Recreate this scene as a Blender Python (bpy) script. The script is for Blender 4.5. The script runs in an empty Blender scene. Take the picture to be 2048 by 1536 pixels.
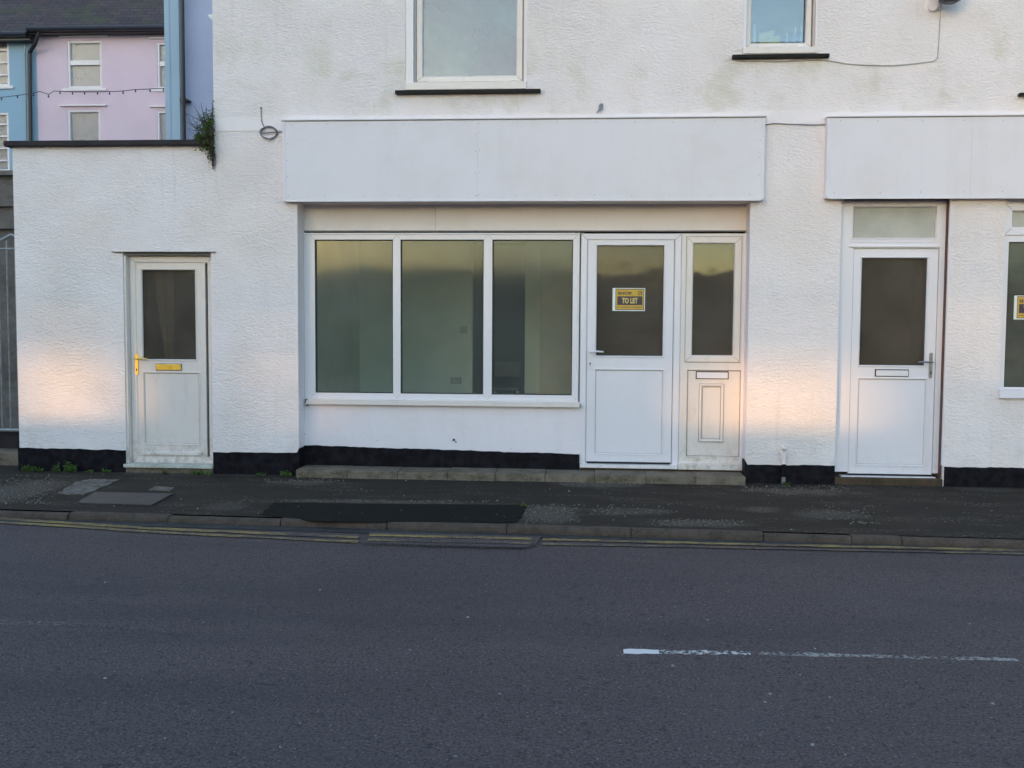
import bpy, bmesh, math, random
from mathutils import Vector, Matrix, noise as mnoise
random.seed(7)
sc = bpy.context.scene
col = sc.collection

# ------------------------------------------------------------------ camera
FPX = 2048.0; DIST = 9.5; HC = 1.49
YAW = math.radians(4.2); PIT = math.radians(3.6); ROL = .006
fw = Vector((-math.sin(YAW)*math.cos(PIT), math.cos(YAW)*math.cos(PIT), -math.sin(PIT)))
r0 = fw.cross(Vector((0, 0, 1))).normalized(); u0 = r0.cross(fw)
RT = r0*math.cos(ROL)+u0*math.sin(ROL); UP = u0*math.cos(ROL)-r0*math.sin(ROL)
CP = Vector((0, -DIST, HC))
def ray(px, py): return fw+RT*((px-1024)/FPX)+UP*((768-py)/FPX)
def W(px, py, Y=0.0):            # photo pixel -> (x, z) measured on the plane y = Y
    d = ray(px, py); t = (Y-CP.y)/d.y
    return CP.x+d.x*t, CP.z+d.z*t
def G(px, py, z=0.0):            # photo pixel -> (x, y) on the ground at height z
    d = ray(px, py); t = (z-CP.z)/d.z
    return CP.x+d.x*t, CP.y+d.y*t
def RC(a, b, c, d, Y=0.0):       # pixel rectangle -> x0,x1,z0,z1 on a plane
    mx, my = (a+c)/2, (b+d)/2
    return W(a, my, Y)[0], W(c, my, Y)[0], W(mx, d, Y)[1], W(mx, b, Y)[1]
cam = bpy.data.objects.new('camera', bpy.data.cameras.new('camera')); col.objects.link(cam)
cam.data.sensor_width = 36; cam.data.lens = 36*FPX/2048; cam.data.clip_end = 3000; cam.data.clip_start = .1
m = Matrix((RT, UP, -fw)).transposed().to_4x4(); m.translation = CP
cam.matrix_world = m; sc.camera = cam

# ------------------------------------------------------------------ materials
class Mt:
    def __init__(s, name, rough=.6, spec=.5, metal=0.0):
        s.m = bpy.data.materials.new(name); s.m.use_nodes = True
        s.t = s.m.node_tree; s.n = s.t.nodes; s.l = s.t.links
        s.b = s.n['Principled BSDF']; s.b.inputs['Roughness'].default_value = rough
        s.b.inputs['Specular IOR Level'].default_value = spec; s.b.inputs['Metallic'].default_value = metal
        s.tc = s.n.new('ShaderNodeTexCoord')
        s.geo = None
    def pos(s, scale=(1, 1, 1), rot=(0, 0, 0)):
        if not s.geo: s.geo = s.n.new('ShaderNodeNewGeometry')
        mp = s.n.new('ShaderNodeMapping'); mp.inputs['Scale'].default_value = scale; mp.inputs['Rotation'].default_value = rot
        s.l.new(s.geo.outputs['Position'], mp.inputs[0]); return mp.outputs[0]
    def xyz(s, i):
        if not s.geo: s.geo = s.n.new('ShaderNodeNewGeometry')
        q = s.n.new('ShaderNodeSeparateXYZ'); s.l.new(s.geo.outputs['Position'], q.inputs[0]); return q.outputs[i]
    def noise(s, scale, detail=4, rough=.55, vec=None, dist=0):
        q = s.n.new('ShaderNodeTexNoise'); q.inputs['Scale'].default_value = scale
        q.inputs['Detail'].default_value = detail; q.inputs['Roughness'].default_value = rough; q.inputs['Distortion'].default_value = dist
        s.l.new(vec if vec else s.pos(), q.inputs['Vector']); return q.outputs['Fac']
    def voro(s, scale, vec=None, out='Distance', feat='F1'):
        q = s.n.new('ShaderNodeTexVoronoi'); q.inputs['Scale'].default_value = scale; q.feature = feat
        s.l.new(vec if vec else s.pos(), q.inputs['Vector']); return q.outputs[out]
    def rng(s, v, a, b, c=0.0, d=1.0):
        q = s.n.new('ShaderNodeMapRange'); q.interpolation_type = 'SMOOTHSTEP'
        s.l.new(v, q.inputs[0])
        for i, x in zip((1, 2, 3, 4), (a, b, c, d)): q.inputs[i].default_value = x
        return q.outputs[0]
    def math(s, op, a, b=0.0):
        q = s.n.new('ShaderNodeMath'); q.operation = op
        for i, x in enumerate((a, b)):
            if isinstance(x, (int, float)): q.inputs[i].default_value = x
            else: s.l.new(x, q.inputs[i])
        return q.outputs[0]
    def mix(s, f, a, b):
        q = s.n.new('ShaderNodeMix'); q.data_type = 'RGBA'
        if isinstance(f, (int, float)): q.inputs[0].default_value = f
        else: s.l.new(f, q.inputs[0])
        for i, x in ((6, a), (7, b)):
            if isinstance(x, tuple): q.inputs[i].default_value = (*x, 1)
            else: s.l.new(x, q.inputs[i])
        return q.outputs[2]
    def color(s, c):
        if isinstance(c, tuple): s.b.inputs['Base Color'].default_value = (*c, 1)
        else: s.l.new(c, s.b.inputs['Base Color'])
        return s
    def bump(s, h, strength=.5, dist=.01):
        q = s.n.new('ShaderNodeBump'); q.inputs['Strength'].default_value = strength; q.inputs['Distance'].default_value = dist
        s.l.new(h, q.inputs['Height']); s.l.new(q.outputs[0], s.b.inputs['Normal']); return s

def simple(name, c, rough=.5, var=.12, scale=6, bump=0, metal=0, spec=.5, bscale=60):
    q = Mt(name, rough, spec, metal)
    n = q.noise(scale, 5)
    q.color(q.mix(q.rng(n, .3, .7), tuple(x*(1-var) for x in c), tuple(min(1, x*(1+var)) for x in c)))
    if bump: q.bump(q.noise(bscale, 3), bump, .004)
    return q.m
M = {}
def roughcast(name, base, algae=True):
    q = Mt(name, .85, .25)
    v = q.pos((1.0, 1.0, 2.3))
    warp = q.noise(9, 2, .5, v)
    h1 = q.noise(15, 4, .68, v, 1.3)
    h2 = q.noise(36, 3, .6, v, .8)
    vo = q.voro(27, v)
    h = q.math('ADD', q.math('MULTIPLY', h1, 1.25), q.math('ADD', q.math('MULTIPLY', h2, .75), q.math('MULTIPLY', vo, -.45)))
    h = q.math('MULTIPLY', h, q.rng(q.noise(1.7, 3, .6), .35, .65, .65, 1.25))
    q.bump(h, .55, .019)
    c = q.mix(q.rng(q.noise(1.1, 5, .6), .35, .7), base, tuple(x*y for x, y in zip(base, (.93, .915, .88))))
    c = q.mix(q.math('MULTIPLY', q.rng(q.noise(3.4, 5, .7, q.pos((1, 1, .6))), .52, .78), .4), c, tuple(x*y for x, y in zip(base, (.84, .83, .78))))
    if algae:                       # yellow-green algae stain below the upper sills
        z = q.xyz(2)
        band = q.math('MULTIPLY', q.rng(z, 3.28, 3.42), q.rng(z, 4.6, 3.5))
        am = q.math('MULTIPLY', band, q.rng(q.noise(1.9, 5, .65), .47, .68))
        c = q.mix(q.math('MULTIPLY', am, .6), c, (.62, .565, .42))
        # grime near the corner
    sp = q.rng(q.noise(75, 2, .5), .70, .76)
    c = q.mix(q.math('MULTIPLY', sp, .35), c, (.33, .31, .28))
    run = q.math('MULTIPLY', q.rng(q.noise(1, 5, .6, q.pos((13, 13, .55))), .55, .75), q.rng(q.noise(.9, 3), .4, .65))
    c = q.mix(q.math('MULTIPLY', run, .22), c, (.53, .48, .43))
    lo = q.math('MULTIPLY', q.rng(q.xyz(2), .75, .2), q.rng(q.noise(6, 5, .7), .5, .75))
    c = q.mix(q.math('MULTIPLY', lo, .3), c, (.42, .41, .38))
    q.color(c); return q.m
M['rough'] = roughcast('roughcast_render', (.885, .79, .78))
def smooth_paint(name, base, b=.12):
    q = Mt(name, .6, .35)
    c = q.mix(q.rng(q.noise(2.2, 6, .65), .4, .75), base, tuple(x*y for x, y in zip(base, (.95, .94, .91))))
    c = q.mix(q.math('MULTIPLY', q.rng(q.noise(40, 3, .6), .68, .76), .25), c, (.4, .38, .34))
    c = q.mix(q.math('MULTIPLY', q.rng(q.noise(1, 5, .6, q.pos((9, 9, .5))), .5, .75), .16), c, tuple(x*.8 for x in base))
    q.color(c); q.bump(q.noise(14, 6, .6), b, .012); return q.m
M['smooth'] = smooth_paint('smooth_painted_render', (.82, .74, .765), .3)
M['band'] = smooth_paint('painted_band', (.86, .77, .77), .25)
M['board'] = smooth_paint('painted_fascia_board', (.77, .71, .735), .06)
M['header'] = smooth_paint('painted_header', (.84, .75, .72), .08)
def upvc(name, base, dirt=.35, dcol=(.38, .35, .29)):
    q = Mt(name, .32, .5)
    d = q.math('MULTIPLY', q.rng(q.noise(5, 6, .7, q.pos((2.2, 2.2, .7))), .5, .8), dirt)
    c = q.mix(d, base, tuple(x*y for x, y in zip(base, (.80, .765, .70))))
    lowz = q.math('MULTIPLY', q.rng(q.xyz(2), .42, .10), q.rng(q.noise(16, 5, .7), .42, .72))
    c = q.mix(q.math('MULTIPLY', lowz, dirt*1.3), c, dcol)
    c = q.mix(q.math('MULTIPLY', q.rng(q.noise(55, 2, .5), .71, .77), dirt), c, dcol)
    q.color(c); q.bump(q.noise(5, 3), .05, .006); return q.m
M['upvc'] = upvc('white_plastic_frame', (.79, .725, .735), .22)
M['upvc_clean'] = upvc('clean_white_plastic', (.78, .725, .755), .12)
M['upvc_old'] = upvc('weathered_plastic', (.76, .67, .625), .6, (.36, .31, .24))
M['seam'] = simple('dark_seam', (.20, .19, .175), .7)
M['gasket'] = simple('rubber_gasket', (.06, .058, .055), .6)
M['paintjoint'] = simple('painted_over_joint', (.62, .59, .62), .7)
M['jointline'] = simple('pale_joint', (.40, .39, .37), .7)
M['plinth'] = simple('navy_black_plinth_paint', (.0075, .0064, .0098), .6, .7, 14, .5, bscale=40, spec=.12)
M['coping'] = simple('dark_coping', (.024, .020, .025), .55, .3, 5, .3, spec=.2)
M['slate_sill'] = simple('black_slate_sill', (.010, .010, .010), .5, .3, 9, .2, spec=.15)
M['brass'] = simple('yellow_brass', (.85, .56, .10), .33, .1, 20, metal=.75)
M['chrome'] = simple('dull_chrome', (.30, .28, .28), .35, .2, 20, metal=.9)
M['redwood'] = simple('brown_timber_edge', (.105, .045, .030), .7, .3, 12, .4)
M['dark'] = simple('dark_gap', (.012, .012, .012), .8)
def stone(name, base, moss=.5, sc_=7, dark=.55):
    q = Mt(name, .85, .25)
    c = q.mix(q.rng(q.noise(sc_, 6, .7), .35, .7), base, tuple(x*dark for x in base))
    c = q.mix(q.math('MULTIPLY', q.rng(q.noise(4.5, 6, .7, q.pos((1, 1, 3))), .5, .68), moss), c, (.035, .04, .014))
    c = q.mix(q.math('MULTIPLY', q.rng(q.noise(90, 2), .62, .7), .5), c, tuple(min(1, x*1.9) for x in base))
    q.color(c); q.bump(q.noise(45, 5, .7), .6, .008); return q.m
M['step'] = stone('mossy_step_stone', (.20, .16, .12), .6)
M['kerb'] = stone('kerb_stone', (.092, .066, .052), .35, 9, .6)
M['sandstep'] = stone('brown_step', (.085, .055, .035), .6)
M['whitestep'] = stone('worn_white_step', (.55, .53, .47), .35, 10, .75)
WORN = []
for px0, py0, px1, py1, k in [(-60, 955, 115, 1012, .8), (1030, 1008, 1165, 1050, .85), (1100, 962, 1300, 976, .8), (1470, 976, 1710, 990, .85), (1290, 1040, 1510, 1056, .8),
                              (520, 960, 700, 971, .7), (540, 999, 1010, 1009, .75), (1470, 1013, 1570, 1026, .6), (1580, 1020, 1750, 1040, .6), (1170, 1014, 1350, 1032, .6), (400, 1003, 500, 1024, .5), (150, 938, 560, 952, .5), (1890, 974, 2060, 984, .4)]:
    xa_, ya_ = G((px0+px1)/2, (py0+py1)/2); xl_ = G(px0, (py0+py1)/2)[0]; yt_ = G((px0+px1)/2, py0)[1]; yb_ = G((px0+px1)/2, py1)[1]
    WORN.append((xa_, (yt_+yb_)/2, abs(xa_-xl_), abs(yt_-yb_)/2, k))
def tarmac():
    q = Mt('pavement_tarmac', .85, .15)
    fine = q.noise(130, 3, .65)
    c = q.mix(q.rng(fine, .3, .72), (.012, .009, .007), (.052, .041, .033))
    c = q.mix(q.math('MULTIPLY', q.rng(q.noise(2.3, 5, .6), .42, .7), .6), c, (.048, .038, .030))
    # worn places where the pale aggregate shows
    area = q.rng(q.noise(1.9, 5, .68, q.pos((.62, 2.1, 1))), .49, .62)
    peb = q.rng(q.noise(38, 3, .7), .53, .63)
    c = q.mix(q.math('MULTIPLY', q.math('MULTIPLY', area, peb), .9), c, (.165, .138, .11))
    peb2 = q.rng(q.noise(48, 4, .75), .46, .60); wob = q.noise(5, 5, .7)
    for (ex, ey, rx, ry, k) in WORN:
        X = q.math('DIVIDE', q.math('SUBTRACT', q.xyz(0), ex), rx); Y_ = q.math('DIVIDE', q.math('SUBTRACT', q.xyz(1), ey), ry)
        d = q.math('ADD', q.math('ADD', q.math('MULTIPLY', X, X), q.math('MULTIPLY', Y_, Y_)), q.math('MULTIPLY', q.math('SUBTRACT', wob, .5), 2.6))
        mk = q.rng(d, 1.25, .1)
        c = q.mix(q.math('MULTIPLY', mk, q.math('ADD', q.math('MULTIPLY', peb2, .8*k), .18*k)), c, (.185, .158, .13))
    moss = q.math('MULTIPLY', q.rng(q.noise(3.1, 6, .7, q.pos((.7, 1.7, 1))), .52, .68), q.rng(q.noise(50, 3), .4, .6))
    c = q.mix(q.math('MULTIPLY', moss, .5), c, (.032, .036, .014))
    q.color(c)
    q.bump(q.math('ADD', fine, q.math('MULTIPLY', q.noise(24, 4, .6), 1.6)), .6, .008); return q.m
M['tarmac'] = tarmac()
def newtar():
    q = Mt('black_tarmac_patch', .9, .1); f = q.noise(150, 3, .65)
    c = q.mix(q.rng(f, .3, .75), (.005, .005, .0045), (.019, .019, .017))
    q.color(q.mix(q.math('MULTIPLY', q.rng(q.noise(9, 5, .7), .5, .7), .4), c, (.022, .021, .016))); q.bump(f, .8, .006); return q.m
M['newtar'] = newtar()
def agg(name, a, b, s=55, th=(.42, .6), k=1.0):
    q = Mt(name, .85, .3); f = q.voro(s, q.pos((1, .8, 1))); n = q.noise(s*.8, 3, .7)
    c = q.mix(q.rng(n, *th), a, b)
    c = q.mix(q.rng(q.noise(5, 4, .6), .45, .68), c, a)
    q.color(c); q.bump(q.math('SUBTRACT', n, f), .9*k, .012); return q.m
M['agg'] = agg('exposed_pale_aggregate', (.030, .026, .021), (.155, .138, .115))
M['slab'] = agg('worn_concrete_slab', (.07, .06, .052), (.175, .155, .135), 30, (.35, .6), .4)
M['slate'] = simple('smooth_slate_slab', (.036, .032, .034), .6, .3, 5, .3)
def asphalt(name, paint=None, lo=0, hi=1, vecs=(1, 1, 1), ps=26):
    q = Mt(name, .78, .25)
    f = q.noise(80, 4, .75); g = q.noise(20, 5, .75, q.pos((1, 1.8, 1)))
    c = q.mix(q.rng(f, .34, .68), (.022, .0165, .017), (.160, .119, .120))
    c = q.mix(q.math('MULTIPLY', q.rng(g, .45, .68), .65), c, (.13, .094, .093))
    c = q.mix(q.math('MULTIPLY', q.rng(q.noise(26, 4, .7), .56, .66), .7), c, (.024, .020, .021))
    c = q.mix(q.math('MULTIPLY', q.rng(q.noise(1.0, 5, .65, q.pos((.25, 1.5, 1))), .40, .68), .45), c, (.045, .038, .041))
    c = q.mix(q.math('MULTIPLY', q.rng(q.noise(.7, 6, .7, q.pos((1, 1, 1))), .50, .70), .35), c, (.105, .086, .085))
    c = q.mix(q.math('MULTIPLY', q.rng(q.noise(62, 2, .5), .655, .70), .6), c, (.26, .235, .23))
    if paint:
        w = q.rng(q.math('ADD', q.math('MULTIPLY', q.noise(ps, 5, .75, q.pos(vecs)), .7), q.math('MULTIPLY', q.noise(2.2, 3), .3)), lo, hi)
        c = q.mix(w, c, paint)
    q.color(c); q.bump(q.math('ADD', f, q.math('MULTIPLY', g, .8)), .8, .009); return q.m
M['road'] = asphalt('road_asphalt')
M['yellow'] = asphalt('worn_yellow_paint', (.36, .25, .085), .455, .56, (.45, 3, 1), 34)
M['yellow_f'] = asphalt('faded_yellow_paint', (.27, .20, .09), .49, .60, (.45, 3, 1), 34)
M['white_line'] = asphalt('worn_white_paint', (.60, .56, .54), .475, .53, (1, 1, 1), 38)
M['white_solid'] = asphalt('white_paint', (.75, .69, .67), .20, .38)
M['white_faint'] = asphalt('faint_white_paint', (.36, .335, .32), .49, .57, (1, 1, 1), 55)
M['white_trace'] = asphalt('trace_of_white_paint', (.20, .185, .18), .55, .60, (1, 1, 1), 46)
M['gutterdirt'] = simple('gutter_dirt', (.024, .022, .022), .85, .45, 14, .6)
M['joint'] = simple('tar_joint', (.009, .009, .009), .7)
M['soil'] = simple('bare_ground', (.05, .047, .042), .9, .3, 3, .5)
M['pebble'] = simple('pale_pebble', (.12, .105, .088), .8, .5, 40)
M['flake'] = simple('white_flake', (.24, .24, .24), .7, .4, 40)
def wall_bg(name, c):
    q = Mt(name, .8, .25)
    q.color(q.mix(q.rng(q.noise(.8, 5, .6), .35, .7), c, tuple(x*.9 for x in c))); q.bump(q.noise(12, 5), .15, .02); return q.m
M['pink'] = wall_bg('pink_render', (.76, .58, .655))
M['blue'] = wall_bg('sky_blue_render', (.31, .45, .57))
M['peri'] = wall_bg('periwinkle_render', (.39, .43, .58))
M['teal'] = wall_bg('pale_teal_boards', (.38, .50, .60))
M['garden'] = stone('garden_wall_render', (.17, .15, .14), .35, 3, .6)
M['black_pipe'] = simple('black_pipe', (.018, .016, .022), .4)
def slates():
    q = Mt('slate_roof', .65, .35)
    b = q.n.new('ShaderNodeTexBrick'); b.inputs['Scale'].default_value = 1
    b.inputs['Brick Width'].default_value = .34; b.inputs['Row Height'].default_value = .17; b.inputs['Mortar Size'].default_value = .012
    b.inputs['Color1'].default_value = (.090, .060, .056, 1); b.inputs['Color2'].default_value = (.050, .034, .033, 1); b.inputs['Mortar'].default_value = (.010, .009, .010, 1)
    q.l.new(q.pos((1, 1.2, 0.6)), b.inputs['Vector'])
    q2 = q.n.new('ShaderNodeMapping')
    c = q.mix(q.math('MULTIPLY', q.rng(q.noise(1.6, 5, .65), .5, .66), .75), b.outputs['Color'], (.062, .065, .025))
    c = q.mix(q.math('MULTIPLY', q.rng(q.noise(1.1, 3), .5, .7), .5), c, (.075, .040, .038))
    q.color(c); q.bump(b.outputs['Fac'], -.6, .02); return q.m
M['slates'] = slates()
def leafmat(name, a, b):
    q = Mt(name, .6, .3); q.color(q.mix(q.rng(q.noise(45, 2), .35, .65), a, b)); return q.m
M['leaf'] = leafmat('leaf_green', (.035, .075, .010), (.085, .15, .022))
M['leaf_dry'] = leafmat('dry_leaf', (.040, .024, .016), (.10, .06, .035))
M['moss'] = leafmat('moss_green', (.03, .055, .008), (.08, .10, .02))
M['twig'] = simple('twig_bark', (.05, .035, .032), .8)
M['cable_g'] = simple('grey_cable', (.19, .19, .22), .5)
M['cable_w'] = simple('painted_cable', (.42, .42, .38), .6)
M['galv'] = simple('galvanised_steel', (.24, .26, .27), .5, .2, 20, metal=.4)
M['inner'] = simple('interior_paint', (.64, .69, .62), .8, .08, 1.5)
M['inner_warm'] = simple('interior_magnolia', (.54, .52, .45), .8, .1, 1.5)
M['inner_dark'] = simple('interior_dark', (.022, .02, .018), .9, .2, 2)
M['floor_in'] = simple('interior_floor', (.12, .10, .08), .7, .2, 4)
M['curtain'] = simple('pale_backing', (.55, .55, .53), .9, .1, 3)  # pale backing behind the upper panes, added to brighten them
M['blindm'] = simple('pinkish_blind', (.78, .68, .70), .9, .08, .8)
M['cloth'] = simple('brown_cloth', (.25, .20, .165), .9, .3, 3)
M['frost'] = simple('obscured_backing', (.16, .135, .105), .9, .35, 3.0)
M['cardboard'] = simple('yellow_card', (.62, .60, .22), .7)
M['whitecard'] = simple('white_card', (.75, .77, .76), .6)
M['bluecard'] = simple('pale_blue_card', (.35, .50, .68), .5)
M['bulb'] = simple('dark_bulb', (.05, .035, .06), .3)
M['paper'] = simple('white_paper', (.78, .77, .73), .6, .03)
M['yel'] = simple('sign_yellow', (.60, .36, .035), .5, .08, 30)
M['ink'] = simple('sign_dark_ink', (.045, .030, .045), .5, .1)
M['yel2'] = simple('sign_lettering_yellow', (.62, .46, .13), .5, .08)
M['blockerfar'] = simple('sun_blocker_stone', (.16, .14, .12), .9, .3, 2, .4)  # only on the unseen walls added to block the sun
M['hill'] = simple('wooded_hillside', (.035, .04, .025), 1.0, .4, .05)
def glass(name, refl, tint=(.8, .84, .78), wav=.02, rough=.02, film=None, film_lo=.6, fs=1.6):
    m = bpy.data.materials.new(name); m.use_nodes = True; t = m.node_tree; n = t.nodes; l = t.links
    for x in list(n): n.remove(x)
    o = n.new('ShaderNodeOutputMaterial'); tr = n.new('ShaderNodeBsdfTransparent'); tr.inputs[0].default_value = (*tint, 1)
    gl = n.new('ShaderNodeBsdfGlossy'); gl.inputs['Roughness'].default_value = rough; gl.inputs[0].default_value = (.84, .90, .86, 1)
    mx = n.new('ShaderNodeMixShader'); mx.inputs[0].default_value = refl
    g = n.new('ShaderNodeNewGeometry'); ns = n.new('ShaderNodeTexNoise'); ns.inputs['Scale'].default_value = 2.4; ns.inputs['Detail'].default_value = 2
    l.new(g.outputs['Position'], ns.inputs['Vector'])
    b = n.new('ShaderNodeBump'); b.inputs['Strength'].default_value = 1; b.inputs['Distance'].default_value = wav
    l.new(ns.outputs['Fac'], b.inputs['Height']); l.new(b.outputs[0], gl.inputs['Normal'])
    l.new(tr.outputs[0], mx.inputs[1]); l.new(gl.outputs[0], mx.inputs[2])
    last = mx.outputs[0]
    if film:                       # diffuse film over the pane, varied by noise
        df = n.new('ShaderNodeBsdfDiffuse'); df.inputs[0].default_value = (*film[1], 1)
        m2 = n.new('ShaderNodeMixShader')
        n2 = n.new('ShaderNodeTexNoise'); n2.inputs['Scale'].default_value = fs; n2.inputs['Detail'].default_value = 5
        l.new(g.outputs['Position'], n2.inputs['Vector'])
        r = n.new('ShaderNodeMapRange'); l.new(n2.outputs['Fac'], r.inputs[0])
        for i, x in zip((1, 2, 3, 4), (.3, .7, film[0]*film_lo, film[0]*(2-film_lo))): r.inputs[i].default_value = x
        l.new(r.outputs[0], m2.inputs[0]); l.new(last, m2.inputs[1]); l.new(df.outputs[0], m2.inputs[2]); last = m2.outputs[0]
    l.new(last, o.inputs[0]); return m
M['glass'] = glass('shop_glass', .021, (.95, .97, .94), wav=.0015, rough=.085, film=(.085, (.42, .44, .41)))
M['glass_d'] = glass('door_glass', .026, (.74, .70, .62), .002, .05, film=(.11, (.42, .36, .31)))
M['glass_e'] = glass('dark_door_glass', .004, (.74, .70, .62), .002, .12, film=(.11, (.42, .36, .31)))
M['glass_up'] = glass('upper_glass', .11, (.8, .84, .86), .004, .12, film=(.42, (.46, .43, .47)), film_lo=.25, fs=1.3)
M['glass_bl'] = glass('blue_glass', .14, (.8, .84, .9), .003, .05, film=(.08, (.36, .42, .62)))
M['glass_top'] = glass('frosted_toplight', .06, (.8, .84, .8), .003, .25, film=(.55, (.66, .62, .56)))
M['glass_s'] = glass('side_light_glass', .055, (.74, .70, .62), .0012, .03, film=(.11, (.42, .36, .31)))
M['glass_bg'] = glass('far_glass', .10, (.8, .8, .8), .003, .3, film=(.25, (.55, .50, .52)))

# ------------------------------------------------------------------ mesh builder
class B:
    def __init__(s): s.v = []; s.f = []; s.mi = []
    def quad(s, pts, mi=0):
        i = len(s.v); s.v += [tuple(p) for p in pts]; s.f.append(tuple(range(i, i+len(pts)))); s.mi.append(mi)
    def box(s, x0, x1, y0, y1, z0, z1, mi=0):
        i = len(s.v)
        s.v += [(x, y, z) for z in (z0, z1) for y in (y0, y1) for x in (x0, x1)]
        for f in ((0, 1, 5, 4), (1, 3, 7, 5), (3, 2, 6, 7), (2, 0, 4, 6), (4, 5, 7, 6), (2, 3, 1, 0)):
            s.f.append(tuple(i+k for k in f)); s.mi.append(mi)
        return s
    def ring(s, x0, x1, z0, z1, prof, mi=0, ws=None):
        """rectangular frame with mitred corners; prof = [(inset, y), ...]"""
        i = len(s.v); n = len(prof)
        for d, y in prof:
            s.v += [(x0+d, y, z0+d), (x1-d, y, z0+d), (x1-d, y, z1-d), (x0+d, y, z1-d)]
        for k in range(n-1):
            for c in range(4):
                a = i+4*k+c; b = i+4*k+(c+1) % 4
                s.f.append((a, b, b+4, a+4)); s.mi.append(mi)
        for c in range(4):
            a = i+c; b = i+(c+1) % 4; e = i+4*(n-1)
            s.f.append((b, a, e+c, e+(c+1) % 4)); s.mi.append(mi)
        return s
    def frame(s, x0, x1, z0, z1, w, yf, yb, mi=0, mitre=1, rd=.005, inner=.012):
        s.ring(x0, x1, z0, z1, [(0, yb), (0, yf+rd), (rd, yf), (w-inner, yf), (w-inner*.4, yf+inner*.5), (w, yf+inner*1.6), (w, yb)], mi)
        if mitre:
            e = .0012; d0, d1 = rd, w-inner
            for (cx, sx) in ((x0, 1), (x1, -1)):
                for (cz, sz) in ((z0, 1), (z1, -1)):
                    y = yf-.0006
                    s.quad([(cx+sx*(d0-e), y, cz+sz*(d0+e)), (cx+sx*(d0+e), y, cz+sz*(d0-e)), (cx+sx*(d1+e), y, cz+sz*(d1-e)), (cx+sx*(d1-e), y, cz+sz*(d1+e))], mitre)
        return s
    def hole_ring(s, x0, x1, z0, z1, w, y, mi=0):     # flat ring sheet
        for a in ((x0, x1, z0, z0+w), (x0, x1, z1-w, z1), (x0, x0+w, z0+w, z1-w), (x1-w, x1, z0+w, z1-w)):
            s.quad([(a[0], y, a[2]), (a[1], y, a[2]), (a[1], y, a[3]), (a[0], y, a[3])], mi)
        return s
    def tube(s, pts, r, n=8, mi=0, cap=True):
        pts = [Vector(p) for p in pts]; i0 = len(s.v)
        up = Vector((0, 0, 1))
        for k, p in enumerate(pts):
            t = (pts[min(k+1, len(pts)-1)]-pts[max(k-1, 0)]).normalized()
            a = t.cross(up)
            if a.length < .1: a = t.cross(Vector((0, 1, 0)))
            a.normalize(); b = a.cross(t)
            rr = r[k] if isinstance(r, (list, tuple)) else r
            for j in range(n):
                q = p+a*math.cos(2*math.pi*j/n)*rr+b*math.sin(2*math.pi*j/n)*rr; s.v.append(tuple(q))
        for k in range(len(pts)-1):
            for j in range(n):
                a = i0+k*n+j; b = i0+k*n+(j+1) % n
                s.f.append((a, b, b+n, a+n)); s.mi.append(mi)
        if cap:
            s.f.append(tuple(i0+j for j in range(n))); s.mi.append(mi)
            e = i0+(len(pts)-1)*n; s.f.append(tuple(e+n-1-j for j in range(n))); s.mi.append(mi)
        return s
    def prism(s, pts, z0, z1, mi=0):       # ground polygon raised a little
        n = len(pts); i = len(s.v)
        s.v += [(p[0], p[1], z1) for p in pts]+[(p[0], p[1], z0) for p in pts]
        s.f.append(tuple(range(i, i+n))); s.mi.append(mi)
        for k in range(n):
            s.f.append((i+k, i+n+k, i+n+(k+1) % n, i+(k+1) % n)); s.mi.append(mi)
        return s
    def wprism(s, pts, y0, y1, mi=0):      # x,z polygon extruded along y (y0 = front)
        n = len(pts); i = len(s.v)
        s.v += [(p[0], y0, p[1]) for p in pts]+[(p[0], y1, p[1]) for p in pts]
        s.f.append(tuple(range(i, i+n))); s.mi.append(mi)
        s.f.append(tuple(range(i+2*n-1, i+n-1, -1))); s.mi.append(mi)
        for k in range(n):
            s.f.append((i+k, i+n+k, i+n+(k+1) % n, i+(k+1) % n)); s.mi.append(mi)
        return s
    def wall(s, x0, x1, z0, z1, y0, y1, holes, mi=0):
        xs = sorted({x0, x1, *[max(x0, min(x1, h[k])) for h in holes for k in (0, 1)]})
        zs = sorted({z0, z1, *[max(z0, min(z1, h[k])) for h in holes for k in (2, 3)]})
        def solid(i, j):
            if i < 0 or j < 0 or i >= len(xs)-1 or j >= len(zs)-1: return False
            cx = (xs[i]+xs[i+1])/2; cz = (zs[j]+zs[j+1])/2
            return not any(h[0] < cx < h[1] and h[2] < cz < h[3] for h in holes)
        for i in range(len(xs)-1):
            for j in range(len(zs)-1):
                if not solid(i, j): continue
                a, b, c, d = xs[i], xs[i+1], zs[j], zs[j+1]
                s.quad([(a, y0, c), (b, y0, c), (b, y0, d), (a, y0, d)], mi)
                s.quad([(b, y1, c), (a, y1, c), (a, y1, d), (b, y1, d)], mi)
                if not solid(i-1, j): s.quad([(a, y1, c), (a, y0, c), (a, y0, d), (a, y1, d)], mi)
                if not solid(i+1, j): s.quad([(b, y0, c), (b, y1, c), (b, y1, d), (b, y0, d)], mi)
                if not solid(i, j-1): s.quad([(a, y1, c), (b, y1, c), (b, y0, c), (a, y0, c)], mi)
                if not solid(i, j+1): s.quad([(a, y0, d), (b, y0, d), (b, y1, d), (a, y1, d)], mi)
        return s
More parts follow.
